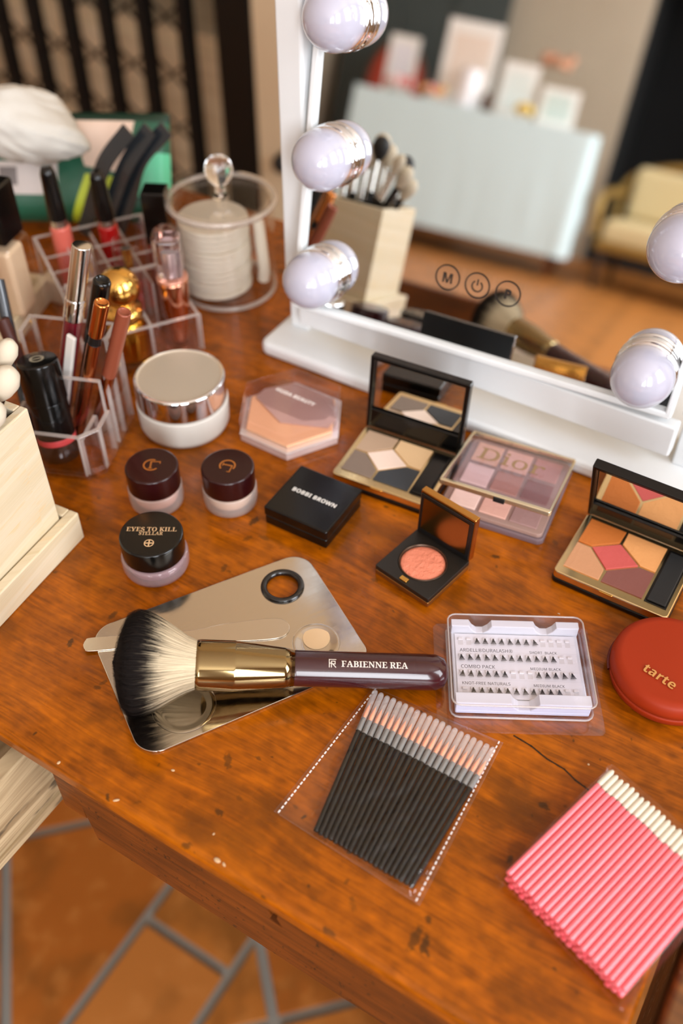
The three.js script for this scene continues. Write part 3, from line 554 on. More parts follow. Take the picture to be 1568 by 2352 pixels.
// ---- packets and tissue at the back left
{
  const t = thing('wipes_packet', 'soft green and lime packet of wipes with black print at the back left', 'packet', [-0.695, TY, -0.620], 30);
  const shape = new THREE.PlaneGeometry(0.22, 0.10, 44, 26), p = shape.attributes.position;
  const pk = (s) => { const g = shape.clone(), q = g.attributes.position; for (let i = 0; i < q.count; i++) { const x = q.getX(i) / 0.11, y = q.getY(i) / 0.05, e = Math.max(0, 1 - x ** 4) * Math.max(0, 1 - y ** 4); q.setZ(i, s * (0.0008 + 0.017 * Math.sqrt(e) + 0.003 * e * (fbm(x * 3 + 5, y * 3, 901, 3) - 0.5))); } g.computeVertexNormals(); return g; };
  const art = canvasTexture(512, 302, (g, w, h) => {
    g.fillStyle = '#1d5b44'; g.fillRect(0, 0, w, h); g.fillStyle = '#0f3328'; g.fillRect(0, 0, w, 26); g.fillStyle = '#e6cdbc'; g.beginPath(); g.moveTo(300, 26); g.lineTo(440, 26); g.lineTo(420, 170); g.lineTo(330, 150); g.fill();
    g.fillStyle = '#c3d63a'; g.beginPath(); g.moveTo(0, 110); g.lineTo(120, 100); g.lineTo(140, 300); g.lineTo(0, 300); g.fill(); g.beginPath(); g.moveTo(330, 170); g.lineTo(420, 180); g.lineTo(340, 300); g.lineTo(290, 300); g.fill();
    g.fillStyle = '#cfc6c2'; g.fillRect(120, 140, 150, 90); g.fillStyle = '#77706f'; g.fillRect(140, 155, 40, 50); g.fillStyle = '#5cc79a'; g.fillRect(440, 110, 72, 120); g.fillStyle = '#0c1412'; g.fillRect(150, 90, 140, 40);
  });
  const m = std('#ffffff', 0.35, 0, { map: art });
  const body = new THREE.Group(); body.name = 'pouch'; body.position.set(0, 0.0545, 0); body.rotation.x = -0.55; t.add(body);
  mesh('front_film', pk(1), m, body); mesh('back_film', pk(-1), m, body);
}
{
  const t = thing('tissue', 'crumpled white tissue lying on the green packet at the left edge', 'tissue', [-0.692, TY + 0.112, -0.585], 20);
  const g = new THREE.SphereGeometry(1, 48, 32), p = g.attributes.position;
  for (let i = 0; i < p.count; i++) { const x = p.getX(i), y = p.getY(i), z = p.getZ(i), n = 0.78 + 0.4 * fbm(x * 1.6 + z + 4, y * 1.6 - z + 9, 911, 3) + 0.22 * Math.abs(fbm(x * 3.5 + 7, y * 3.5 + z * 2, 917, 3) - 0.5); p.setXYZ(i, x * 0.058 * n, y * 0.030 * n, z * 0.036 * n); }
  g.computeVertexNormals(); mesh('crumpled_sheet', g, std('#c9c6be', 0.9), t).rotation.z = -0.25;
}
{
  const t = thing('black_ribbon', 'glossy black curled strap standing up between the packets and glosses', 'strap', [-0.612, TY, -0.598]);
  for (const [dx, dz, k] of [[0, 0, 0], [0.014, -0.012, 0.3], [0.026, -0.02, -0.2]]) {
    const c = new THREE.CatmullRomCurve3([V3(dx - 0.03, 0.015, dz + 0.01), V3(dx - 0.018, 0.05, dz), V3(dx - 0.004 + k * 0.01, 0.085, dz - 0.008), V3(dx + 0.02, 0.116, dz - 0.02)]);
    const s = new THREE.Shape(); s.moveTo(-0.0009, -0.0075); s.lineTo(0.0009, -0.0075); s.lineTo(0.0009, 0.0075); s.lineTo(-0.0009, 0.0075); s.closePath();
    mesh('loop', new THREE.ExtrudeGeometry(s, { steps: 24, extrudePath: c }), phys('#23272b', 0.25, { clearcoat: 0.5 }), t);
  }
}

// ---- glass jar with cotton pads
{
  const t = thing('glass_jar', 'round clear jar with a ball-knobbed lid holding cotton pads', 'jar', [-0.487, TY, -0.607]);
  const R = 0.0445, w = 0.0028, h = 0.082;
  mesh('jar_body', lathe([[0, 0], [R - 0.002, 0], [R, 0.002], [R, h], [R - w, h], [R - w, 0.007], [R - w - 0.003, 0.0055], [0, 0.0055]], 72), M.glass, t);
  const lid = new THREE.Group(); lid.name = 'lid'; t.add(lid);
  mesh('lid_disc', lathe([[0, h + 0.0005], [R - w - 0.0015, h + 0.0005], [R + 0.0025, h + 0.0008], [R + 0.0032, h + 0.003], [R + 0.0025, h + 0.0062], [R - 0.004, h + 0.007], [0.008, h + 0.0055], [0, h + 0.0055]], 72), M.glass, lid);
  mesh('knob', lathe([[0, h + 0.0057], [0.0075, h + 0.0057], [0.0048, h + 0.010], [0.0042, h + 0.016], [0.0068, h + 0.019], [0.0105, h + 0.0235], [0.0122, h + 0.030], [0.0105, h + 0.0365], [0.006, h + 0.041], [0, h + 0.0422]], 40), M.glassSolid, lid);
  mesh('lid_rim', new THREE.TorusGeometry(R + 0.0012, 0.0026, 12, 72).rotateX(Math.PI / 2).translate(0, h + 0.0036, 0), M.rim, lid);
  mesh('jar_foot', new THREE.TorusGeometry(R - 0.0022, 0.0022, 12, 72).rotateX(Math.PI / 2).translate(0, 0.0024, 0), M.rim, t);
  const padG = lathe([[0, 0], [0.0302, 0], [0.0308, 0.0006], [0.0309, 0.0024], [0.0308, 0.0043], [0.0302, 0.0049], [0, 0.0049]], 40), r = rng(31);
  for (let i = 0; i < 13; i++) {
    const p = thing('cotton_pad', i === 12 ? 'top cotton pad of the stack inside the clear jar' : `${ORD[i]} cotton pad from the bottom of the stack inside the clear jar`, 'cotton pad', [-0.493 + (r() - 0.5) * 0.002, TY + 0.0062 + i * 0.0050, -0.600 + (r() - 0.5) * 0.002], r() * 360, 'cotton pads in the jar');
    mesh('pad', padG, M.cotton, p);
  }
  const q = thing('cotton_strip', 'folded white cotton strip upright beside the pads in the clear jar', 'cotton', [-0.4585, TY + 0.0065, -0.617]);
  mesh('strip', new THREE.TubeGeometry(new THREE.CatmullRomCurve3([V3(0.004, 0.006, 0), V3(0.006, 0.02, 0.001), V3(0.002, 0.04, -0.002), V3(-0.001, 0.058, -0.004), V3(-0.004, 0.064, -0.004)]), 24, 0.0052, 10), M.cotton, q);
}
// ---- frosted cream jar
{
  const t = thing('cream_jar', 'frosted cream jar with a wide silver lid beside the hexagonal compact', 'jar', [-0.402, TY, -0.433]);
  mesh('jar_body', lathe([[0, 0], [0.029, 0], [0.0325, 0.0015], [0.0343, 0.006], [0.0348, 0.024], [0.034, 0.0255], [0, 0.0255]], 72), phys('#d8d2c8', 0.34, { clearcoat: 0.35, clearcoatRoughness: 0.15, transmission: 0.15, thickness: 0, ior: 1.4 }), t);
  mesh('silver_band', lathe([[0.0325, 0.0256], [0.0338, 0.026], [0.034, 0.0275], [0.034, 0.0435], [0.0334, 0.0452], [0.0318, 0.0456]], 72), M.chrome, t);
  mesh('lid_top', lathe([[0.0318, 0.0456], [0.0312, 0.0448], [0.030, 0.0446], [0, 0.0446]], 72), std('#d6ccbb', 0.3, 0.6), t);
}
// ---- hexagonal powder compact
{
  const t = thing('hexagon_compact', 'hexagonal clear compact with rose lid and peach powder', 'compact', [-0.3305, TY, -0.474], -1.5);
  const hex = (r) => { const p = []; for (let i = 0; i < 6; i++) p.push([r * Math.cos(i * Math.PI / 3), r * Math.sin(i * Math.PI / 3)]); return planShape(p); };
  mesh('base', slab(hex(0.0425), 0.0055, 0.001), phys('#c9b0aa', 0.2, { clearcoat: 0.6 }), t);
  mesh('silver_rim', slab(hex(0.0432), 0.0022, 0.0006, 0.0056), std('#e8dcda', 0.2, 0.6), t);
  mesh('powder', slab(hex(0.0375), 0.003, 0.0006, 0.0082), std('#f0c294', 0.8, 0, { bumpMap: powderBump, bumpScale: 0.0003 }), t);
  mesh('rose_plate', slab(planShape([[-0.0335, -0.012], [-0.018, -0.031], [0.018, -0.031], [0.0335, -0.012], [0.0335, 0.0], [0.0, 0.0145], [-0.0335, 0.0]]), 0.0008, 0, 0.0117), std('#c9aca2', 0.45), t);
  mesh('clear_lid', slab(hex(0.0425), 0.0105, 0.0014, 0.0125), phys('#fbf5f6', 0.06, { transmission: 1, thickness: 0, ior: 1.45 }), t);
  print(t, 'lettering', 0.046, 0.0066, (g, w, h) => { g.fillStyle = '#f7efe9'; g.font = `bold ${h * 0.8}px sans-serif`; g.textAlign = 'center'; g.textBaseline = 'middle'; g.fillText('HUDA BEAUTY', w / 2, h / 2, w * 0.98); }, [0.0, 0.0233, -0.006], { px: 512 });
}
// ---- small jars with round lids
function emblemC(g, w, col) {                                        // interlaced C and T monogram
  g.strokeStyle = g.fillStyle = col; g.lineWidth = w * 0.08; g.beginPath(); g.arc(w * 0.5, w * 0.5, w * 0.36, 0.7, Math.PI * 2 - 1.15); g.stroke();
  g.fillRect(w * 0.42, w * 0.24, w * 0.5, w * 0.06); g.fillRect(w * 0.87, w * 0.24, w * 0.05, w * 0.17); g.fillRect(w * 0.43, w * 0.24, w * 0.075, w * 0.5); g.fillRect(w * 0.37, w * 0.70, w * 0.2, w * 0.05);
}
function creamPot(label, x, z, product, turn, ctTurn) {
  const t = thing('cream_pot', label, 'pot', [x, TY, z], turn, 'small pots with dark burgundy lids');
  mesh('glass_pot', lathe([[0, 0], [0.0165, 0], [0.0186, 0.0016], [0.0192, 0.006], [0.0192, 0.0155], [0.0182, 0.0166], [0, 0.0166]], 56), phys('#f2eae4', 0.3, { transmission: 0.78, thickness: 0, clearcoat: 0.4 }), t);
  mesh('product', lathe([[0, 0.003], [0.0135, 0.003], [0.0155, 0.006], [0.0155, 0.0145], [0, 0.0145]], 40), product, t);
  mesh('lid', lathe([[0.0178, 0.0168], [0.0184, 0.0172], [0.0185, 0.0325], [0.0179, 0.0337], [0.0168, 0.0341], [0, 0.0341]], 64), M.burgundy, t);
  print(t, 'monogram', 0.0145, 0.0145, (g, w) => emblemC(g, w, '#b06b2e'), [0, 0.03435, 0], { px: 192, ry: ctTurn, metal: 0.3 });
}
creamPot('burgundy lidded pot of pink cream, left of the two monogram pots', -0.366, -0.354, std('#d9a596', 0.4), 0, rad(31));
creamPot('burgundy lidded pot of beige cream, right of the two monogram pots', -0.321, -0.381, std('#d3b49c', 0.4), 0, rad(-75));
{
  const t = thing('cream_pot', 'black lidded pot of mauve shadow lettered in gold beside the steel palette', 'pot', [-0.3275, TY, -0.3055], 31, 'small pots');
  mesh('glass_pot', lathe([[0, 0], [0.0185, 0], [0.0212, 0.0016], [0.0222, 0.005], [0.0222, 0.0125], [0.0205, 0.0148], [0, 0.0148]], 56), phys('#e6d2d6', 0.1, { transmission: 0.75, thickness: 0, clearcoat: 0.5 }), t);
  mesh('product', lathe([[0, 0.0025], [0.015, 0.0025], [0.0182, 0.005], [0.0182, 0.012], [0, 0.012]], 40), std('#9c7883', 0.35), t);
  mesh('lid', lathe([[0.0200, 0.0150], [0.0207, 0.0155], [0.0208, 0.0292], [0.0203, 0.0304], [0.0192, 0.0308], [0, 0.0308]], 64), M.black, t);
  print(t, 'lettering', 0.034, 0.034, (g, w) => {
    g.fillStyle = g.strokeStyle = '#d6b48a'; g.textAlign = 'center'; g.textBaseline = 'middle'; g.font = `bold ${w * 0.15}px serif`; g.fillText('EYES TO KILL', w / 2, w * 0.40, w * 0.97);
    g.font = `bold ${w * 0.12}px serif`; g.fillText('STELLAR', w / 2, w * 0.51, w * 0.46); g.lineWidth = w * 0.022; g.beginPath(); g.arc(w / 2, w * 0.76, w * 0.085, 0, 7); g.stroke(); g.fillRect(w * 0.485, w * 0.675, w * 0.03, w * 0.17); g.fillRect(w * 0.42, w * 0.745, w * 0.16, w * 0.03);
  }, [0, 0.03105, 0], { px: 512, metal: 0.3 });
}
// ---- square black compact
{
  const t = thing('square_compact', 'closed glossy black square compact with white lettering', 'compact', [-0.2635, TY, -0.4005], 1);
  mesh('base', rbox(0.0495, 0.008, 0.048, 0.0012, 0, 0.004, 0), M.black, t);
  mesh('lid', rbox(0.0505, 0.0082, 0.049, 0.0014, 0, 0.0125, 0), M.black, t);
  print(t, 'lettering', 0.038, 0.0055, (g, w, h) => { g.fillStyle = '#e9e6e0'; g.font = `bold ${h * 0.92}px sans-serif`; g.textAlign = 'center'; g.textBaseline = 'middle'; g.fillText('BOBBI BROWN', w / 2, h / 2, w); }, [0.0005, 0.0167, -0.0005], { px: 512 });
}
// ---- five-pan eye palettes with a mirrored lid
const U5 = { tl: [[0, 0], [0.48, 0], [0.48, 0.24], [0.18, 0.5], [0, 0.5]], tr: [[0.48, 0], [1, 0], [1, 0.5], [0.8, 0.5], [0.48, 0.24]], bl: [[0, 0.5], [0.18, 0.5], [0.47, 0.79], [0.47, 1], [0, 1]], br: [[0.47, 0.79], [0.8, 0.5], [1, 0.5], [1, 1], [0.47, 1]], mid: [[0.18, 0.5], [0.48, 0.24], [0.8, 0.5], [0.47, 0.79]] };
function fivePan(label, x, z, deg, W, D, open, colours, gap) {
  const t = thing('eye_palette', label, 'eyeshadow palette', [x, TY, z], deg, 'open five-colour eye palettes');
  const h = 0.0105, gold = M.goldPale;
  mesh('case_bottom', slab(roundRect(W + 0.001, D + 0.001, 0.004), 0.004, 0.001), M.black, t);
  mesh('case_tray', slab(roundRect(W, D, 0.0035), 0.0062, 0.0008, 0.0041), gold, t);
  const ax = -W / 2 + 0.0035, az = -D / 2 + 0.004, aw = W * 0.715, ad = D - 0.0105;
  for (const k of Object.keys(U5)) {
    const p = U5[k].map(([u, v]) => [ax + u * aw, az + v * ad]), cx = p.reduce((s, q) => s + q[0], 0) / p.length, cz = p.reduce((s, q) => s + q[1], 0) / p.length;
    const inset = p.map(([a, b]) => { const d = Math.hypot(a - cx, b - cz); return [a + (cx - a) * gap / d, b + (cz - b) * gap / d]; });
    mesh('shadow_pan', planUV(slab(planShape(inset), 0.0009, 0.0003, 0.01025), 0.03, 0.03), std(colours[k], 0.62, 0, { bumpMap: powderBump, bumpScale: 0.0003 }), t);
  }
  const sx = W / 2 - 0.003 - W * 0.19 / 2;
  mesh('applicator_well', rbox(W * 0.19, 0.0006, D - 0.011, 0.0002, sx, 0.0106, -0.001), std('#0a0a09', 0.3), t);
  mesh('applicator', rbox(W * 0.16, 0.0016, D * 0.76, 0.0008, sx, 0.0117, 0.0), colours.app, t);
  mesh('latch', rbox(0.009, 0.0016, 0.0012, 0.0004, -0.002, 0.0094, D / 2 + 0.0004), M.gold, t);
  const lid = new THREE.Group(); lid.name = 'lid'; lid.position.set(0, h, -D / 2 - 0.001); lid.rotation.x = -(open - Math.PI / 2); t.add(lid);
  const LH = D + 0.003;                                              // stands up the local y axis
  mesh('lid_shell', merge([rbox(W + 0.001, LH, 0.003, 0.001, 0, LH / 2, -0.0035), rbox(0.0035, LH, 0.006, 0.001, -W / 2 + 0.0012, LH / 2, -0.001), rbox(0.0035, LH, 0.006, 0.001, W / 2 - 0.0012, LH / 2, -0.001), rbox(W, 0.0035, 0.006, 0.001, 0, LH - 0.0018, -0.001), rbox(W, 0.0165, 0.005, 0.001, 0, 0.0085, -0.001)]), M.black, lid);
  mesh('lid_mirror', box(W - 0.007, LH - 0.022, 0.0008, 0, LH / 2 + 0.007, -0.0014), M.mirror, lid);
}
fivePan('open palette of beige, taupe and slate eyeshadows with mirrored lid', -0.2345, -0.4665, 4.5, 0.0755, 0.0590, rad(95), { tl: '#b2967c', tr: '#dcb98c', bl: '#7c6b5e', br: '#33363a', mid: '#ead3c3', app: M.black }, 0.0011);
fivePan('open palette of orange, red and brown eyeshadows at the right edge', -0.0585, -0.4620, -0.5, 0.0770, 0.0620, rad(71), { tl: '#bf6a26', tr: '#dd9a5c', bl: '#c28b63', br: '#7e4a41', mid: '#c4544e', app: M.blackSoft }, 0.0011);
// ---- nine-pan palette with a raised clear lid
{
  const t = thing('eye_palette', 'nine-pan pink and mauve eyeshadow palette with raised clear lid', 'eyeshadow palette', [-0.1575, TY, -0.4915], 7);
  const W = 0.078, D = 0.082;
  mesh('case_bottom', slab(roundRect(W, D, 0.005), 0.005, 0.0012), phys('#6f5d62', 0.25, { clearcoat: 0.5 }), t);
  mesh('pan_frame', slab(roundRect(W - 0.004, D - 0.004, 0.004), 0.0035, 0.0006, 0.0051), std('#9c7f74', 0.4), t);
  const col = [['#e0b394', '#dfb39c', '#bd8a7d'], ['#e9cdc2', '#b37e6c', '#875650'], ['#f2d3c6', '#dcac9b', '#9c7a75']];
  for (let j = 0; j < 3; j++) for (let i = 0; i < 3; i++) mesh('shadow_pan', planUV(rbox(0.0195, 0.0012, 0.0205, 0.0005, (i - 1) * 0.0222, 0.009, (j - 1) * 0.0245), 0.02, 0.02), std(col[j][i], 0.6, 0, { bumpMap: powderBump, bumpScale: 0.0004 }), t);
  const lid = new THREE.Group(); lid.name = 'lid'; lid.position.set(0, 0.0098, -D / 2 + 0.001); lid.rotation.x = -rad(13); t.add(lid);
  mesh('clear_panel', slab(roundRect(W - 0.003, D - 0.007, 0.003, 0, D / 2 - 0.001), 0.003, 0.0006), phys('#faf6fb', 0.05, { transmission: 1, thickness: 0, ior: 1.45 }), lid);
  mesh('gold_edge', merge([rbox(W, 0.0042, 0.0036, 0.001, 0, 0.0015, D - 0.003), rbox(0.0018, 0.0036, D - 0.004, 0.0006, W / 2 - 0.0004, 0.0015, D / 2 - 0.001), rbox(0.0018, 0.0036, D - 0.004, 0.0006, -W / 2 + 0.0004, 0.0015, D / 2 - 0.001), rbox(W, 0.0036, 0.0018, 0.0006, 0, 0.0015, 0)]), std('#dccfb0', 0.2, 0.9), lid);
  mesh('latch', rbox(0.008, 0.0036, 0.0012, 0.0004, 0.004, 0.0008, D - 0.0008), M.blackMatte, lid);
  print(lid, 'lettering', 0.062, 0.025, (g, w, h) => { g.fillStyle = '#a8875c'; g.font = `${h * 0.95}px serif`; g.textAlign = 'center'; g.textBaseline = 'middle'; g.fillText('Dior', w / 2, h * 0.5, w * 0.96); }, [-0.002, 0.0034, 0.029], { px: 512, metal: 0.4 });
}
// ---- blush compact standing open
{
  const t = thing('blush_compact', 'open square blush compact with a gold lid and coral powder', 'compact', [-0.1735, TY, -0.3935], -10.5);
  const W = 0.0445;
  mesh('case_bottom', rbox(W, 0.0045, W, 0.001, 0, 0.00225, 0), std('#9a6a34', 0.3, 0.8), t);
  const s = roundRect(W, W, 0.001), hole = new THREE.Path(); hole.absarc(0.0, 0.0005, 0.0163, 0, Math.PI * 2, true); s.holes.push(hole);
  mesh('case_tray', slab(s, 0.0038, 0.0004, 0.0045, 40), std('#17130f', 0.45, 0, { bumpMap: noiseGray, bumpScale: 0.00005 }), t);
  mesh('pan_ring', lathe([[0.0163, 0.0060], [0.0163, 0.0088], [0.0155, 0.0088], [0.0151, 0.0066]], 56).translate(0, 0, -0.0005), std('#5a4638', 0.3, 0.7), t);
  const pg = lathe([[0.0151, 0.0046], [0.0151, 0.0068], [0.0146, 0.0076], [0.012, 0.0081], [0, 0.0083]], 56).translate(0, 0, -0.0005);
  mesh('blush_powder', planUV(pg, 0.03, 0.03), std('#e4876a', 0.5, 0, { bumpMap: powderBump, bumpScale: 0.0012 }), t);
  mesh('latch', rbox(0.006, 0.002, 0.0035, 0.0005, 0.0, 0.0086, W / 2 - 0.0028), M.gold, t);
  const lid = new THREE.Group(); lid.name = 'lid'; lid.position.set(0, 0.0078, -W / 2 + 0.001); lid.rotation.x = rad(-2); t.add(lid);
  mesh('lid_shell', rbox(W, 0.0375, 0.0052, 0.001, 0, 0.0193, -0.0028), std('#c8924a', 0.22, 1), lid);
  mesh('lid_inner', rbox(W - 0.002, 0.0345, 0.001, 0.0004, 0, 0.0185, 0.0002), M.blackMatte, lid);
  mesh('lid_mirror', box(W - 0.0075, 0.0275, 0.0006, 0, 0.0195, 0.0008), std('#8f7240', 0.22, 1), lid);
}
// ---- round terracotta compact
{
  const t = thing('round_compact', 'round terracotta red compact with raised gold lettering at the right edge', 'compact', [-0.0070, TY, -0.3945], 0);
  mesh('case_bottom', lathe([[0, 0], [0.0318, 0], [0.0338, 0.0015], [0.0348, 0.0055], [0.0349, 0.0088], [0, 0.0088]], 80), M.tarte, t);
  mesh('lid', lathe([[0.034, 0.0091], [0.0351, 0.0095], [0.0353, 0.0125], [0.0345, 0.0165], [0.0325, 0.0187], [0.029, 0.0192], [0, 0.0196]], 80), M.tarte, t);
  const c = new THREE.TorusGeometry(0.0353, 0.0011, 8, 24, 0.62).rotateX(Math.PI / 2).translate(0, 0.0072, 0);
  mesh('thumb_catch', c, std('#5e150b', 0.5), t).rotation.y = rad(-152);
  print(t, 'lettering', 0.021, 0.0105, (g, w, h) => { g.fillStyle = '#d9a566'; g.font = `bold ${h * 0.86}px sans-serif`; g.textAlign = 'center'; g.textBaseline = 'middle'; g.fillText('tarte', w / 2, h * 0.46, w); }, [-0.003, 0.02005, 0.0165], { px: 256, ry: rad(-12), metal: 0.7, rough: 0.3 });
}
// ---- steel mixing palette with thumb ring and two pressed wells
{
  const t = thing('mixing_palette', 'flat steel make-up mixing palette with a black thumb ring', 'palette', [-0.2455, TY, -0.2757], 58.5);
  const s = roundRect(0.1495, 0.1015, 0.0145), circle = (x, z, r) => { const p = new THREE.Path(); p.absarc(x, -z, r, 0, Math.PI * 2, true); s.holes.push(p); };
  const wells = [[-0.041, 0.028, 0.0185], [0.0487, 0.022, 0.0145]];
  circle(0.049, -0.0287, 0.0112); for (const [x, z, r] of wells) circle(x, z, r);
  mesh('plate', planUV(slab(s, 0.0016, 0.0004, 0.0002, 48), 0.12, 0.12), M.steel, t);
  for (const [x, z, r] of wells) mesh('well', lathe([[r + 0.0002, 0.0018], [r - 0.0008, 0.0020], [r - 0.002, 0.0018], [r - 0.0045, 0.0009], [r - 0.0062, 0.0006], [0, 0.0006]], 64).translate(x, 0, z), M.steel, t);
  mesh('thumb_ring', new THREE.TorusGeometry(0.0122, 0.0022, 16, 56).rotateX(Math.PI / 2).translate(0.049, 0.0019, -0.0287), phys('#0a0a0b', 0.25, { clearcoat: 0.5 }), t);
  const sm = lathe([[0.0085, 0.0007], [0.0085, 0.0013], [0, 0.0016]], 32).translate(0.0505, 0, 0.0185);
  mesh('foundation_smear', sm, phys('#e8c79c', 0.35, { clearcoat: 0.3 }), t);
}
// ---- steel spatula lying across the palette
{
  const t = thing('spatula', 'slim double-ended steel spatula lying across the mixing palette', 'spatula', [-0.2722, TY + 0.0019, -0.2672], 37.9);
  const L = 0.128, s = new THREE.Shape(), P = [[-L / 2, 0.0], [-L / 2 + 0.0012, 0.0034], [-L / 2 + 0.005, 0.0052], [-L / 2 + 0.03, 0.0050], [-0.012, 0.0042], [0.006, 0.0044], [0.024, 0.0070], [0.048, 0.0082], [L / 2 - 0.006, 0.0074], [L / 2 - 0.0014, 0.0042], [L / 2, 0.0]];
  const up = P.map(([x, y]) => new THREE.Vector2(x, y)), down = P.slice(1, -1).reverse().map(([x, y]) => new THREE.Vector2(x, -y));
  s.setFromPoints(new THREE.SplineCurve([...up, ...down, up[0]]).getPoints(120));
  const g = slab(s, 0.0011, 0.0003);
  mesh('blade', g, std('#d8cfc0', 0.26, 1), t);
}
// ---- big powder brush
{
  const a = V3(-0.2410, TY + 0.0272, -0.2400), b = V3(-0.1193, TY + 0.0112, -0.3216);     // ferrule mouth, end of handle
  const t = thing('powder_brush', 'large powder brush with black and cream bristles, gold ferrule and plum handle', 'brush', a.toArray());
  const ax = new THREE.Vector3().subVectors(b, a), L = ax.length(); ax.normalize();
  const q = new THREE.Quaternion().setFromUnitVectors(V3(0, 1, 0), ax);
  const lat = (pts, seg = 56) => lathe(pts, seg).applyQuaternion(q);
  const F = 0.0562;
  mesh('ferrule', lat([[0, -0.001], [0.0135, -0.001], [0.0146, 0], [0.0149, 0.002], [0.0149, 0.0215], [0.0146, 0.0225], [0.0147, 0.0235], [0.0118, F - 0.006], [0.0107, F], [0, F]]), std('#94805a', 0.09, 1), t);
  const Lh = L - F;
  const handle = mesh('handle', lat([[0.0104, F], [0.0106, F + 0.001], [0.0106, F + Lh * 0.5], [0.0109, L - 0.014], [0.0106, L - 0.007], [0.0086, L - 0.0022], [0.0045, L - 0.0002], [0, L]]), M.plum, t);
  { // lettering wrapped on the handle
    const toCam = camera.position.clone().sub(a.clone().addScaledVector(ax, F + 0.045)), n = toCam.addScaledVector(ax, -toCam.dot(ax)).normalize(), side = new THREE.Vector3().crossVectors(ax, n);
    const nu = 12, nv = 8, r = 0.01072, t0 = F + 0.0185, t1 = F + 0.0705, f0 = -0.12, f1 = 0.78, pos = [], nor = [], uv = [], ix = [];
    const sgn = side.y > 0 ? 1 : -1;
    for (let i = 0; i <= nu; i++) for (let j = 0; j <= nv; j++) {
      const d = t0 + (t1 - t0) * i / nu, f = f0 + (f1 - f0) * j / nv, w = n.clone().multiplyScalar(Math.cos(f)).addScaledVector(side, sgn * Math.sin(f)), p = ax.clone().multiplyScalar(d).addScaledVector(w, r + 0.00022 * (d - F) / Lh);
      pos.push(p.x, p.y, p.z); nor.push(w.x, w.y, w.z); uv.push(i / nu, j / nv);
      if (i < nu && j < nv) { const k = i * (nv + 1) + j; ix.push(k, k + nv + 1, k + 1, k + 1, k + nv + 1, k + nv + 2); }
    }
    const g = new THREE.BufferGeometry(); g.setAttribute('position', new THREE.Float32BufferAttribute(pos, 3)); g.setAttribute('normal', new THREE.Float32BufferAttribute(nor, 3)); g.setAttribute('uv', new THREE.Float32BufferAttribute(uv, 2)); g.setIndex(ix);
    const tex = canvasTexture(1024, 190, (c, w, h) => {
      c.fillStyle = c.strokeStyle = '#d9cfc4'; c.textBaseline = 'middle'; c.font = 'bold 100px serif'; c.fillText('FABIENNE REA', 160, h * 0.52, 850);
      c.lineWidth = 9; c.beginPath(); c.moveTo(24, 145); c.lineTo(24, 50); c.lineTo(105, 50); c.moveTo(24, 96); c.lineTo(60, 96); c.moveTo(48, 145); c.lineTo(48, 72); c.lineTo(90, 72); c.lineTo(90, 104); c.lineTo(62, 104); c.lineTo(100, 145); c.stroke();
    });
    mesh('lettering', g, new THREE.MeshStandardMaterial({ map: tex, transparent: true, roughness: 0.4, side: THREE.DoubleSide }), handle).castShadow = false;
  }
  // bristles: a solid core and thousands of hairs, cream at the root and dyed black at the tip
  const HL = 0.0475, R0 = 0.0138, prof = (x) => { const P = [[0, 0.0140], [0.006, 0.0166], [0.012, 0.0204], [0.020, 0.0256], [0.028, 0.0296], [0.035, 0.0312], [0.041, 0.0280], [0.0452, 0.0196], [HL, 0.0001]]; for (let i = 0; i < P.length - 1; i++) if (x <= P[i + 1][0]) { const k = (x - P[i][0]) / (P[i + 1][0] - P[i][0]); return P[i][1] + k * (P[i + 1][1] - P[i][1]); } return 0; };
  const cream = [0.62, 0.51, 0.345], ink = [0.012, 0.009, 0.008];
  const back = new THREE.Quaternion().setFromUnitVectors(V3(0, 1, 0), ax.clone().negate());
  const core = lathe(Array.from({ length: 25 }, (_, i) => { const x = HL * 0.97 * i / 24; return [Math.max(0, prof(Math.min(HL, x / 0.97)) * 0.955), x]; }), 96);
  { const p = core.attributes.position, c = new Float32Array(p.count * 3); for (let i = 0; i < p.count; i++) { const th = Math.atan2(p.getZ(i), p.getX(i)), y = p.getY(i), k = sstep(0.0175, 0.0245, y + (fbm(th * 9 + 20, 1.5, 951, 3) - 0.5) * 0.012), m = mix3(cream, ink, k); c.set(m, i * 3); } core.setAttribute('color', new THREE.BufferAttribute(c, 3)); }
  mesh('bristle_core', core.applyQuaternion(back), new THREE.MeshPhysicalMaterial({ vertexColors: true, roughness: 0.9, specularIntensity: 0.2 }), t);
  const r = rng(99), pos = [], col = [], ix = [], NS = 7;
  for (let h = 0; h < 9000; h++) {
    const f = h % 3 ? 0.86 + 0.16 * r() : Math.sqrt(r()), th = r() * Math.PI * 2, tip = h % 3 ? 1 : 0.985 + 0.03 * r(), end = h % 3 ? 0.4 + 0.61 * Math.pow(r(), 0.5) : 1, cut = 0.0170 + 0.0095 * r(), wid = 0.00010 + 0.00007 * r(), wob = (r() - 0.5) * 0.10, shade = 0.82 + 0.3 * r();
    const nx = -Math.sin(th + 0.4 * r()), nz = Math.cos(th + 0.4 * r());
    for (let k = 0; k <= NS; k++) {
      const u = k / NS * end, x = HL * u;
      let rr = prof(Math.min(x, 0.035)) * f * 1.0; if (f > 0.84) rr = prof(Math.min(HL, x)) * f; else rr = rr * (1 - 0.2 * sstep(0.8, 1, u));
      const Y = (f > 0.84 ? x : x * tip * (1 - 0.16 * f * f)), g = th + wob * u, wk = wid * (1 - 0.75 * (k / NS) ** 3);
      const px = Math.cos(g) * rr, pz = Math.sin(g) * rr;
      pos.push(px + nx * wk, Y, pz + nz * wk, px - nx * wk, Y, pz - nz * wk);
      const m = mix3(cream, ink, sstep(cut - 0.0025, cut + 0.0025, Y)).map((v) => v * shade); col.push(...m, ...m);
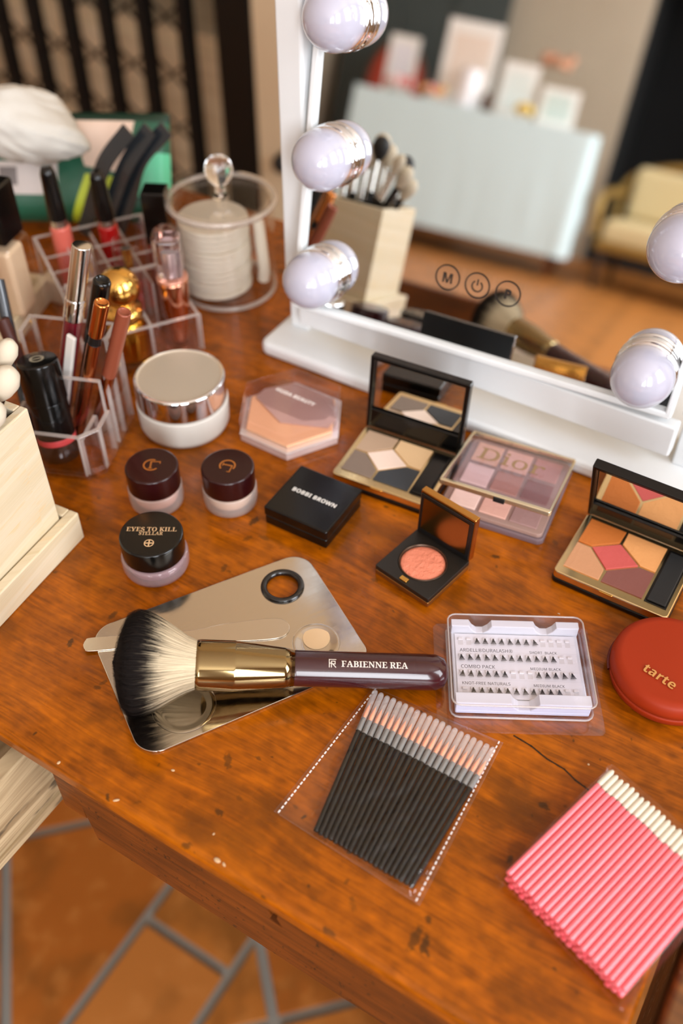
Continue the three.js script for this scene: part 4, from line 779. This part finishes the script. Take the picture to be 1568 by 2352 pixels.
      if (k < NS) { const b0 = pos.length / 3 - 2; ix.push(b0, b0 + 1, b0 + 2, b0 + 1, b0 + 3, b0 + 2); }
    }
  }
  const g = new THREE.BufferGeometry(); g.setAttribute('position', new THREE.Float32BufferAttribute(pos, 3)); g.setAttribute('color', new THREE.Float32BufferAttribute(col, 3)); g.setIndex(ix); g.applyQuaternion(back); g.computeVertexNormals();
  const hair = mesh('bristles', g, new THREE.MeshPhysicalMaterial({ vertexColors: true, roughness: 0.85, specularIntensity: 0.2, side: THREE.DoubleSide }), t); hair.userData.kind = 'stuff';
}
// ---- boxed lash clusters
{
  const t = thing('lash_pack', 'clear plastic pack of black lash clusters on a white lettered card', 'lash pack', [-0.0850, TY, -0.3478], 29.5);
  mesh('backing_sheet', slab(roundRect(0.0975, 0.0785, 0.004), 0.0007, 0.0002), M.clearPlastic, t);
  const bx = 0.001, bz = -0.0035, BW = 0.0835, BD = 0.0665, BH = 0.0135;
  // blister: walls with a rounded rim and a flat top
  const wallS = roundRect(BW, BD, 0.005, bx, bz), inner = roundRect(BW - 0.0012, BD - 0.0012, 0.0045, bx, bz); wallS.holes.push(inner);
  mesh('blister_wall', slab(wallS, BH - 0.001, 0, 0.0008), phys('#f8f8ff', 0.05, { transmission: 1, thickness: 0, ior: 1.5 }), t);
  mesh('blister_top', slab(roundRect(BW, BD, 0.005, bx, bz), 0.0007, 0.0003, BH), M.clearPlastic, t);
  for (const [y, r] of [[0.0012, 0.0007], [BH + 0.0002, 0.0006]]) { const pts = roundRect(BW, BD, 0.005, bx, bz).getPoints(6).map((q) => V3(q.x, y, -q.y)); mesh('blister_edge', new THREE.TubeGeometry(new THREE.CatmullRomCurve3(pts.slice(0, -1), true, 'catmullrom', 0.05), 120, r, 6, true), M.rim, t); }
  const W = 0.0785, D = 0.0615;
  mesh('white_tray', rbox(W, 0.0035, D, 0.001, bx, 0.0028, bz), M.white, t);
  const bar = (pts, z0, z1) => { const s = new THREE.Shape(); pts.forEach(([x, y], i) => (i ? s.lineTo(x, y) : s.moveTo(x, y))); s.closePath(); return new THREE.ExtrudeGeometry(s, { depth: z1 - z0 - 0.0012, bevelEnabled: true, bevelThickness: 0.0006, bevelSize: 0.0006, bevelOffset: -0.0006, bevelSegments: 2 }).translate(bx, 0, bz + z0 + 0.0006); };
  const h = 0.0122, l = 0.0046, notch = (x, w) => [[x - w / 2, h], [x - w / 2 + 0.002, h - 0.004], [x - w / 2 + 0.005, l + 0.0008], [x + w / 2 - 0.005, l + 0.0008], [x + w / 2 - 0.002, h - 0.004], [x + w / 2, h]];
  mesh('tray_back_wall', bar([[-W / 2, l - 0.0005], [-W / 2, h], ...notch(-0.0215, 0.014), ...notch(0.0185, 0.014), [W / 2, h], [W / 2, l - 0.0005]], -D / 2, -D / 2 + 0.0055), M.white, t);
  mesh('tray_front_wall', bar([[-W / 2, l - 0.0005], [-W / 2, h], ...notch(0.001, 0.0165), [W / 2, h], [W / 2, l - 0.0005]], D / 2 - 0.0075, D / 2), M.white, t);
  const CW = 0.074, CD = 0.0475, cz = bz - 0.0008, cy = 0.0053;
  const card = canvasTexture(1536, 986, (g, w, hh) => {
    g.fillStyle = '#e4e4e3'; g.fillRect(0, 0, w, hh); g.strokeStyle = '#d2d1ce'; g.lineWidth = 3; for (let i = 1; i < 7; i++) { g.beginPath(); g.moveTo(0, hh * i / 7); g.lineTo(w, hh * i / 7); g.stroke(); }
    g.fillStyle = '#26262a'; g.textBaseline = 'middle'; const big = '72px sans-serif', small = '54px sans-serif';
    g.font = big; g.fillText('ARDELL\u00aeDURALASH\u00ae', w * 0.035, hh * 0.262, w * 0.44); g.font = small; g.fillText('SHORT  BLACK', w * 0.61, hh * 0.275, w * 0.25);
    g.font = big; g.fillText('COMBO PACK', w * 0.035, hh * 0.518, w * 0.28); g.font = small; g.fillText('MEDIUM BLACK', w * 0.60, hh * 0.53, w * 0.27);
    g.font = '60px sans-serif'; g.fillText('KNOT-FREE NATURALS', w * 0.035, hh * 0.772, w * 0.44); g.font = small; g.fillText('MEDIUM BLACK', w * 0.61, hh * 0.785, w * 0.27);
    g.fillStyle = '#d4d2ce'; for (const [v, o] of [[0.135, 0], [0.395, 0], [0.645, 0], [0.9, 0.01]]) for (let i = 0; i < 14; i++) g.fillRect(w * (0.025 + o + i * 0.0685), hh * (v - 0.045), w * 0.042, hh * 0.09);
  });
  const c = mesh('printed_card', new THREE.PlaneGeometry(CW, CD).rotateX(-Math.PI / 2), std('#ffffff', 0.55, 0, { map: card }), t); c.position.set(bx, cy, cz);
  const hairs = []; for (let i = 0; i < 9; i++) { const f = (i - 4) / 4; hairs.push(new THREE.TubeGeometry(new THREE.CatmullRomCurve3([V3(f * 0.0002, 0, -0.0024), V3(f * 0.0006, 0.0004, -0.0006), V3(f * 0.0017, 0.0009, 0.0024)]), 5, 0.00011, 4)); }
  const fan = merge(hairs), ml = std('#0c0b0b', 0.5), nub = rbox(0.0030, 0.0009, 0.0018, 0.0004, 0, 0, -0.0022), mn = std('#e3e1dc', 0.4);
  const rows = [[0.135, 0, [2, 3, 4, 5, 6, 7, 8, 9]], [0.395, 0, [0, 1, 2, 3, 4, 5, 6, 7, 8, 9, 10, 11]], [0.645, 0, [0, 1, 2, 3, 4, 5, 9, 10, 11, 12, 13]], [0.9, 0.01, [1, 2, 3, 4, 5, 6, 7, 8, 9, 10, 11]]];
  for (const [v, o, has] of rows) for (let i = 0; i < 14; i++) {
    const x = bx + (0.045 + o + i * 0.0685 - 0.5) * CW, z = cz + (v - 0.5) * CD;
    const s = mesh('slot_nub', nub, mn, t); s.position.set(x, cy + 0.0004, z);
    if (has.includes(i)) { const k = mesh('lash_cluster', fan, ml, t); k.position.set(x, cy + 0.0009, z); k.rotation.y = (hash(i, Math.round(v * 100), 7) - 0.5) * 0.3; }
  }
  for (const x of [-0.032, 0.029, 0.039]) mesh('snap_stud', cyl(0.0012, 0.0009, 0.004, 10, x, 0.0007, 0.0355), M.clearPlastic, t);
}
// ---- clear bags: a crinkled film over their contents
function bagFilm(parent, C4, heightAt, bottom, nu, nv, mat) {         // C4: four corners [x, z] as TL, TR, BR, BL in the parent's axes
  const at = (s, v) => { const [a, b, c, d] = C4; return [0, 1].map((k) => (a[k] * (1 - s) + b[k] * s) * (1 - v) + (d[k] * (1 - s) + c[k] * s) * v); };
  const sheet = (name, fy) => {
    const pos = [], ix = [], uv = [];
    for (let j = 0; j <= nv; j++) for (let i = 0; i <= nu; i++) { const [x, z] = at(i / nu, j / nv); pos.push(x, fy(i / nu, j / nv, x, z), z); uv.push(i / nu, j / nv); if (i < nu && j < nv) { const k = j * (nu + 1) + i; ix.push(k, k + nu + 1, k + 1, k + 1, k + nu + 1, k + nu + 2); } }
    const g = new THREE.BufferGeometry(); g.setAttribute('position', new THREE.Float32BufferAttribute(pos, 3)); g.setAttribute('uv', new THREE.Float32BufferAttribute(uv, 2)); g.setIndex(ix); g.computeVertexNormals();
    return mesh(name, g, mat, parent);
  };
  sheet('top_film', heightAt); sheet('bottom_film', bottom);
  return at;
}
{
  const ox = -0.115, oz = -0.248, t = thing('clear_bag', 'clear plastic bag holding black disposable brushes with orange tips', 'plastic bag', [ox, TY, oz]);
  const C4 = [[-0.1550 - ox, -0.2965 - oz], [-0.0722 - ox, -0.3022 - oz], [-0.0690 - ox, -0.1945 - oz], [-0.1605 - ox, -0.1985 - oz]];
  const N = 20, foot = (i) => [-0.1345 + 0.0575 * i / (N - 1), -0.2000 + 0.0006 * hash(i, 2, 9)], head = (i) => [-0.1515 + 0.0765 * i / (N - 1), -0.2930 - 0.0052 * i / (N - 1) + (hash(i, 1, 3) - 0.5) * 0.0022];
  const film = (s, v, x, z) => {
    const wx = x + ox, wz = z + oz, k = clamp((wz + 0.2) / -0.095), xl = -0.1345 - 0.017 * k, xr = -0.077 + 0.002 * k, u = (wx - xl) / (xr - xl);
    const edge = Math.min(s, 1 - s) * 0.088, ends = Math.min(v, 1 - v) * 0.104, over = sstep(-0.14, 0.0, u) * (1 - sstep(1.0, 1.06, u)) * sstep(0.0, 0.004, ends) * sstep(0, 0.005, edge);
    const ridge = Math.abs(Math.cos(u * (N - 1) * Math.PI)), cr = fbm(wx * 130 + wz * 60, wz * 90, 971, 3), fold = Math.abs(fbm(wx * 45 + 7, wz * 55 - wx * 30, 977, 3) - 0.5);
    return 0.0009 + over * (0.0045 + 0.0003 * ridge + (cr - 0.5) * 0.0022) + (1 - over) * sstep(0, 0.006, Math.min(edge, ends)) * (0.0008 + 0.0035 * (0.16 - Math.min(0.16, fold)) + 0.0012 * (cr - 0.3));
  };
  const at = bagFilm(t, C4, film, () => 0.0003, 110, 120, M.film);
  const seal = (s) => { const list = []; for (let k = 0; k < 34; k++) { const [x, z] = at(s, (k + 0.5) / 34), [x2, z2] = at(s, (k + 0.9) / 34); list.push(rbox(0.0008, 0.0005, 0.0019, 0.0002, 0, 0, 0, 1).rotateY(Math.atan2(x2 - x, z2 - z)).translate(x, 0.0016, z)); } const m = mesh('sealed_seam', merge(list), phys('#ffffff', 0.3, { transmission: 0.35, thickness: 0 }), t); m.userData.kind = 'stuff'; };
  seal(0.028); seal(0.972);
  for (const [s, v0, v1] of [[0.003, 0, 1], [0.997, 0, 1]]) { const [x0, z0] = at(s, v0), [x1, z1] = at(s, v1); mesh('bag_edge', rod(V3(x0, 0.0009, z0), V3(x1, 0.0009, z1), 0.0003, 0.0003, 6), M.clearPlastic, t); }
  for (const [v] of [[0.003], [0.997]]) { const [x0, z0] = at(0, v), [x1, z1] = at(1, v); mesh('bag_edge', rod(V3(x0, 0.0009, z0), V3(x1, 0.0009, z1), 0.0003, 0.0003, 6), M.clearPlastic, t); }
  const stick = std('#0b0b0a', 0.3), tip = std('#ff8f45', 0.6), capM = phys('#ffffff', 0.06, { transmission: 0.82, thickness: 0, ior: 1.5 });
  const L = 0.0955, handleG = lathe([[0, 0], [0.0012, 0], [0.00142, 0.0004], [0.00148, 0.07], [0.0015, L - 0.0215], [0.0011, L - 0.0205], [0, L - 0.0205]], 14).rotateX(-Math.PI / 2), tipG = lathe([[0.0009, L - 0.0205], [0.00125, L - 0.0175], [0.0009, L - 0.0135], [0, L - 0.0095]], 12).rotateX(-Math.PI / 2), capG = lathe([[0.00175, L - 0.030], [0.0018, L - 0.002], [0.0014, L - 0.0004], [0, L]], 16).rotateX(-Math.PI / 2), cuffG = lathe([[0.00172, L - 0.030], [0.00172, L - 0.0215]], 14).rotateX(-Math.PI / 2), cuff = std('#2e2e2f', 0.25);
  for (let i = 0; i < N; i++) {
    const [fx, fz] = foot(i), [hx, hz] = head(i);
    const b = thing('lip_brush', `${ORD[i]} black lip brush from the left in the clear bag`, 'brush', [fx, TY + 0.0028 + (i % 2) * 0.0003, fz], THREE.MathUtils.radToDeg(Math.atan2(-(hx - fx), -(hz - fz))), 'disposable brushes in the clear bag');
    mesh('stick', handleG, stick, b); mesh('orange_tip', tipG, tip, b); mesh('cuff', cuffG, cuff, b); mesh('clear_cap', capG, capM, b);
  }
}
{
  const ox = 0.008, oz = -0.258, t = thing('clear_bag', 'clear plastic bag tightly packed with pink lip wands', 'plastic bag', [ox, TY, oz]);
  const dx = 0.284, dz = -0.959, px = 0.948, pz = 0.318;             // along the wands, across the wands to the right
  const P = (a, c) => [-0.0385 + dx * a + px * c, -0.2285 + dz * a + pz * c];   // a from the feet, c from the left
  const N = 22, pitch = 0.00345, WID = N * pitch, LEN = 0.0875;
  const q = ([x, z]) => [x - ox, z - oz];
  const C4 = [q(P(LEN + 0.005, -0.0035)), q(P(LEN + 0.004, WID + 0.004)), q(P(-0.005, WID + 0.004)), q(P(-0.003, -0.0035))];
  const film = (s, v) => {
    const edge = Math.min(s, 1 - s) * (WID + 0.0075), ends = Math.min(v, 1 - v) * (LEN + 0.009), u = (s * (WID + 0.0075) - 0.0035) / pitch, k = sstep(0, 0.0032, edge) * sstep(0, 0.0034, ends);
    const cr = fbm(s * 9, v * 6, 981, 3), fold = fbm(s * 16 + v * 5, v * 4, 987, 3);
    return 0.004 + k * (0.0092 + 0.0007 * Math.abs(Math.cos(u * Math.PI)) * 0 + (cr - 0.5) * 0.0016 + (fold - 0.5) * 0.0012);
  };
  bagFilm(t, C4, film, (s, v) => 0.0003 + 0.0037 * (1 - sstep(0, 0.004, Math.min(Math.min(s, 1 - s) * WID, Math.min(v, 1 - v) * LEN))), 90, 100, M.film);
  const pinkM = [phys('#ff7482', 0.3, { clearcoat: 1, clearcoatRoughness: 0.16 }), phys('#fd6675', 0.3, { clearcoat: 1, clearcoatRoughness: 0.16 })], flock = std('#ded6c4', 0.95);
  const stickG = lathe([[0, 0], [0.0014, 0], [0.00165, 0.0003], [0.00165, LEN - 0.0135], [0.0012, LEN - 0.013], [0, LEN - 0.013]], 14).rotateX(-Math.PI / 2), tipG = lathe([[0.0012, LEN - 0.013], [0.0018, LEN - 0.012], [0.0019, LEN - 0.006], [0.0016, LEN - 0.002], [0.0008, LEN - 0.0003], [0, LEN]], 14).rotateX(-Math.PI / 2);
  const deg = THREE.MathUtils.radToDeg(Math.atan2(-dx, -dz));
  for (let k = 0; k < 3; k++) for (let i = 0; i < N - (k === 1 ? 1 : 0); i++) {
    const [x, z] = P((hash(i, k, 5) - 0.5) * 0.0014, (i + 0.5 + (k === 1 ? 0.5 : 0)) * pitch);
    const w = thing('lip_wand', `${ORD[i]} pink lip wand from the left in the ${['bottom', 'middle', 'top'][k]} layer of its bag`, 'lip wand', [x, TY + 0.0024 + k * 0.0039, z], deg, 'pink lip wands in the clear bag');
    mesh('stick', stickG, pinkM[(i + k) % 2], w); mesh('white_tip', tipG, flock, w);
  }
}
// ---- crumbs of dry paint on the varnish
{
  const r = rng(61), spots = [[-0.2228, -0.1898, 'beside the lower corner of the steel palette', 0.0011], [-0.1808, -0.1713, 'near the left corner of the black brush bag', 0.0012], [-0.1063, -0.3815, 'behind the lash pack', 0.0010], [-0.0815, -0.4075, 'between the lash pack and the orange palette', 0.0009], [-0.2805, -0.1600, 'on the front edge left of the steel palette', 0.0014], [-0.1662, -0.1605, 'on the front edge below the brush bag', 0.0013], [-0.1705, -0.1605, 'largest on the worn front edge of the table', 0.0019], [-0.2378, -0.1592, 'on the front edge below the steel palette', 0.0016], [-0.0255, -0.3150, 'in front of the round red compact', 0.0010]];
  const base = new THREE.IcosahedronGeometry(1, 1);
  for (const [x, z, where, s] of spots) { const c = thing('paint_crumb', `tiny pale paint crumb ${where}`, 'crumb', [x, TY, z], r() * 360, 'pale crumbs on the table'); mesh('flake', base.clone().scale(s * (0.6 + 0.6 * r()), s * 0.3, s * (0.4 + r() * 0.3)).translate(0, s * 0.24, 0), std('#c2a27c', 0.8), c); }
}

// ================================================================ THE ROOM BEHIND THE CAMERA, AS THE MIRROR SHOWS IT
{
  const t = thing('display_table', 'long table under a pale green cloth reflected in the vanity mirror', 'table', [-2.0, 0, 6.75], -4);
  const W = 1.84, D = 0.8, H = 1.06;
  mesh('table_board', box(W - 0.06, 0.03, D - 0.06, 0, H - 0.018, 0), matApron, t);
  for (const [x, z] of [[-1, -1], [1, -1], [-1, 1], [1, 1]]) mesh('leg', box(0.05, H - 0.035, 0.05, x * (W / 2 - 0.09), (H - 0.035) / 2, z * (D / 2 - 0.09)), matApron, t);
  // cloth: top sheet and falling sides with shallow folds
  const pos = [], ix = [], n = 160, rows = 10, per = (k) => { let d = (k / n) * 2 * (W + D); if (d < W) return [d - W / 2, -D / 2, 0, -1]; d -= W; if (d < D) return [W / 2, d - D / 2, 1, 0]; d -= D; if (d < W) return [W / 2 - d, D / 2, 0, 1]; d -= W; return [-W / 2, D / 2 - d, -1, 0]; };
  for (let j = 0; j <= rows; j++) for (let k = 0; k <= n; k++) { const [x, z, nx, nz] = per(k % n), v = j / rows, o = v * (0.02 + 0.025 * fbm(k * 0.35, v * 1.5, 991, 3)) + 0.004; pos.push(x + nx * o, H + 0.002 - v * (H - 0.17), z + nz * o); if (j < rows && k < n) { const a = j * (n + 1) + k; ix.push(a, a + 1, a + n + 1, a + 1, a + n + 2, a + n + 1); } }
  const g = new THREE.BufferGeometry(); g.setAttribute('position', new THREE.Float32BufferAttribute(pos, 3)); g.setIndex(ix); g.computeVertexNormals();
  const clothM = std('#cfe4e8', 0.85, 0, { side: THREE.DoubleSide });
  const k = thing('tablecloth', 'pale green cloth hanging to the floor from the reflected table', 'tablecloth', [-2.0, 0, 6.75], -4);
  mesh('cloth_sides', g, clothM, k); mesh('cloth_top', box(W + 0.008, 0.003, D + 0.008, 0, H + 0.001, 0), clothM, k);
  const c = Math.cos(rad(-4)), s = Math.sin(rad(-4)), at = (x, z) => [-2.0 + x * c + z * s, H + 0.0028, 6.75 - x * s + z * c];
  const frame = (x, z, w, h, col, label, art) => { const f = thing('standing_card', label, 'frame', at(x, z), 176); mesh('board', rbox(w, h, 0.02, 0.004, 0, h / 2, 0), std('#f4f0ea', 0.5), f); mesh('picture', box(w * 0.72, h * 0.7, 0.002, 0, h / 2, 0.011), std(col, 0.6), f); if (art) mesh('stand', box(w * 0.4, h * 0.3, 0.05, 0, h * 0.15, -0.035), std('#e4ddd2', 0.6), f); return f; };
  frame(-0.18, 0.0, 0.42, 0.60, '#ecd9ca', 'tall white framed card standing on the reflected table', true);
  frame(0.24, -0.05, 0.27, 0.38, '#e3e9e4', 'white card box right of the tall one on the reflected table', true);
  frame(0.58, -0.12, 0.28, 0.26, '#cfdcd6', 'low pale green card at the right end of the reflected table', true);
  frame(-0.74, 0.15, 0.24, 0.42, '#e9e4ea', 'white card at the left end of the reflected table', true);
  const candle = thing('glass_vase', 'white cylindrical vase in front of the tall card in the mirror', 'vase', at(-0.10, -0.25)); mesh('vase_body', lathe([[0, 0], [0.08, 0], [0.09, 0.01], [0.085, 0.26], [0.075, 0.265], [0.075, 0.02], [0, 0.02]], 28), std('#f3f1f4', 0.4), candle);
  const petals = (x, z, label, col, R, n2, y = 0.05) => { const f = thing('flower_bunch', label, 'flowers', at(x, z)), r = rng(Math.round((x + 3) * 1000)), pg = new THREE.SphereGeometry(0.028, 10, 8); mesh('dish', lathe([[0, 0], [R * 0.7, 0], [R * 0.75, 0.03], [R * 0.6, 0.03], [0, 0.02]], 20), std('#dcd6cc', 0.5), f); for (let i = 0; i < n2; i++) { const b = mesh('blossom', pg, std(col[i % col.length], 0.8), f), a = r() * 6.28, q = Math.sqrt(r()) * R; b.position.set(Math.cos(a) * q, y + r() * R * 0.5, Math.sin(a) * q); b.scale.setScalar(0.7 + r() * 0.6); } };
  petals(-0.64, -0.2, 'pink and white flowers lying on the left of the reflected table', ['#e59a98', '#f0d9d4', '#d9796e'], 0.11, 22);
  petals(-0.36, -0.27, 'low bunch of coral flowers beside the white vase in the mirror', ['#d9736b', '#e8c06a', '#e39a92'], 0.09, 18);
  petals(0.36, -0.29, 'small yellow flowers before the white card in the mirror', ['#e0b43c', '#e8c65c'], 0.06, 12);
  petals(0.46, 0.22, 'dried peach coloured bouquet behind the cards in the mirror', ['#c98f70', '#d8a585'], 0.13, 40, 0.42);
  const jug = thing('dark_jar', 'dark brown jar between the vase and the white card in the mirror', 'jar', at(0.07, -0.30)); mesh('jar_body', lathe([[0, 0], [0.035, 0], [0.045, 0.03], [0.04, 0.09], [0.02, 0.12], [0.024, 0.135], [0.018, 0.135], [0, 0.11]], 24), std('#4a2e1c', 0.35), jug);
}
{
  const t = thing('red_chair', 'red upholstered chair back showing above the reflected table', 'chair', [-3.05, 0, 7.6], 170);
  const red = std('#b5402a', 0.7), w = matApron;
  mesh('seat', rbox(0.46, 0.08, 0.44, 0.03, 0, 0.45, 0), red, t);
  for (const s of [-1, 1]) mesh('back_post', rod(V3(s * 0.18, 0.42, -0.2), V3(s * 0.2, 0.95, -0.2), 0.018, 0.016, 10), w, t);
  mesh('backrest', new THREE.SphereGeometry(1, 28, 20).scale(0.25, 0.36, 0.04).translate(0, 1.12, -0.2), red, t);
  mesh('back_frame', new THREE.TorusGeometry(1, 0.08, 8, 36).scale(0.255, 0.365, 0.3).translate(0, 1.12, -0.2), w, t);
  for (const [x, z] of [[-0.19, 0.18], [0.19, 0.18], [-0.19, -0.19], [0.19, -0.19]]) mesh('leg', rod(V3(x, 0, z), V3(x * 0.95, 0.42, z), 0.014, 0.022, 10), w, t);
}
{
  const t = thing('dark_screen', 'dark grey folding panel behind the reflected table', 'screen', [-3.05, 0, 8.2]);
  const m = std('#3d4442', 0.7); for (let i = 0; i < 3; i++) mesh('leaf', rbox(0.5, 2.2, 0.03, 0.005, (i - 1) * 0.505, 1.11, 0.02 * (i % 2)), m, t);
}
{
  const t = thing('gilded_sofa', 'cream sofa with a gilded carved frame reflected at the right of the mirror', 'sofa', [-0.14, 0, 6.9], 186);
  t.scale.setScalar(1.12);
  const fab = std('#cdb98c', 0.75), gilt = std('#9a7a3e', 0.4, 0.5);
  mesh('seat', rbox(1.2, 0.16, 0.62, 0.05, 0, 0.38, 0.02), fab, t);
  mesh('backrest', rbox(1.16, 0.36, 0.12, 0.05, 0, 0.64, -0.27), fab, t);
  mesh('back_frame', new THREE.TubeGeometry(new THREE.CatmullRomCurve3([V3(-0.64, 0.3, -0.29), V3(-0.63, 0.7, -0.3), V3(-0.4, 0.83, -0.31), V3(0, 0.88, -0.31), V3(0.4, 0.83, -0.31), V3(0.63, 0.7, -0.3), V3(0.64, 0.3, -0.29)]), 60, 0.03, 10), gilt, t);
  for (const s of [-1, 1]) { mesh('arm', new THREE.TubeGeometry(new THREE.CatmullRomCurve3([V3(s * 0.62, 0.62, -0.28), V3(s * 0.66, 0.62, 0.05), V3(s * 0.66, 0.56, 0.3), V3(s * 0.64, 0.34, 0.31)]), 30, 0.03, 10), gilt, t); }
  mesh('seat_rail', rbox(1.24, 0.07, 0.66, 0.02, 0, 0.285, 0.02), gilt, t);
  for (const [x, z] of [[-0.56, 0.3], [0.56, 0.3], [-0.56, -0.26], [0.56, -0.26]]) mesh('leg', rod(V3(x, 0, z), V3(x, 0.26, z), 0.018, 0.032, 10), std('#3a2614', 0.5), t);
}

scene.traverse((o) => { if (o.isMesh) { o.receiveShadow = true; } });
renderer.render(scene, camera);
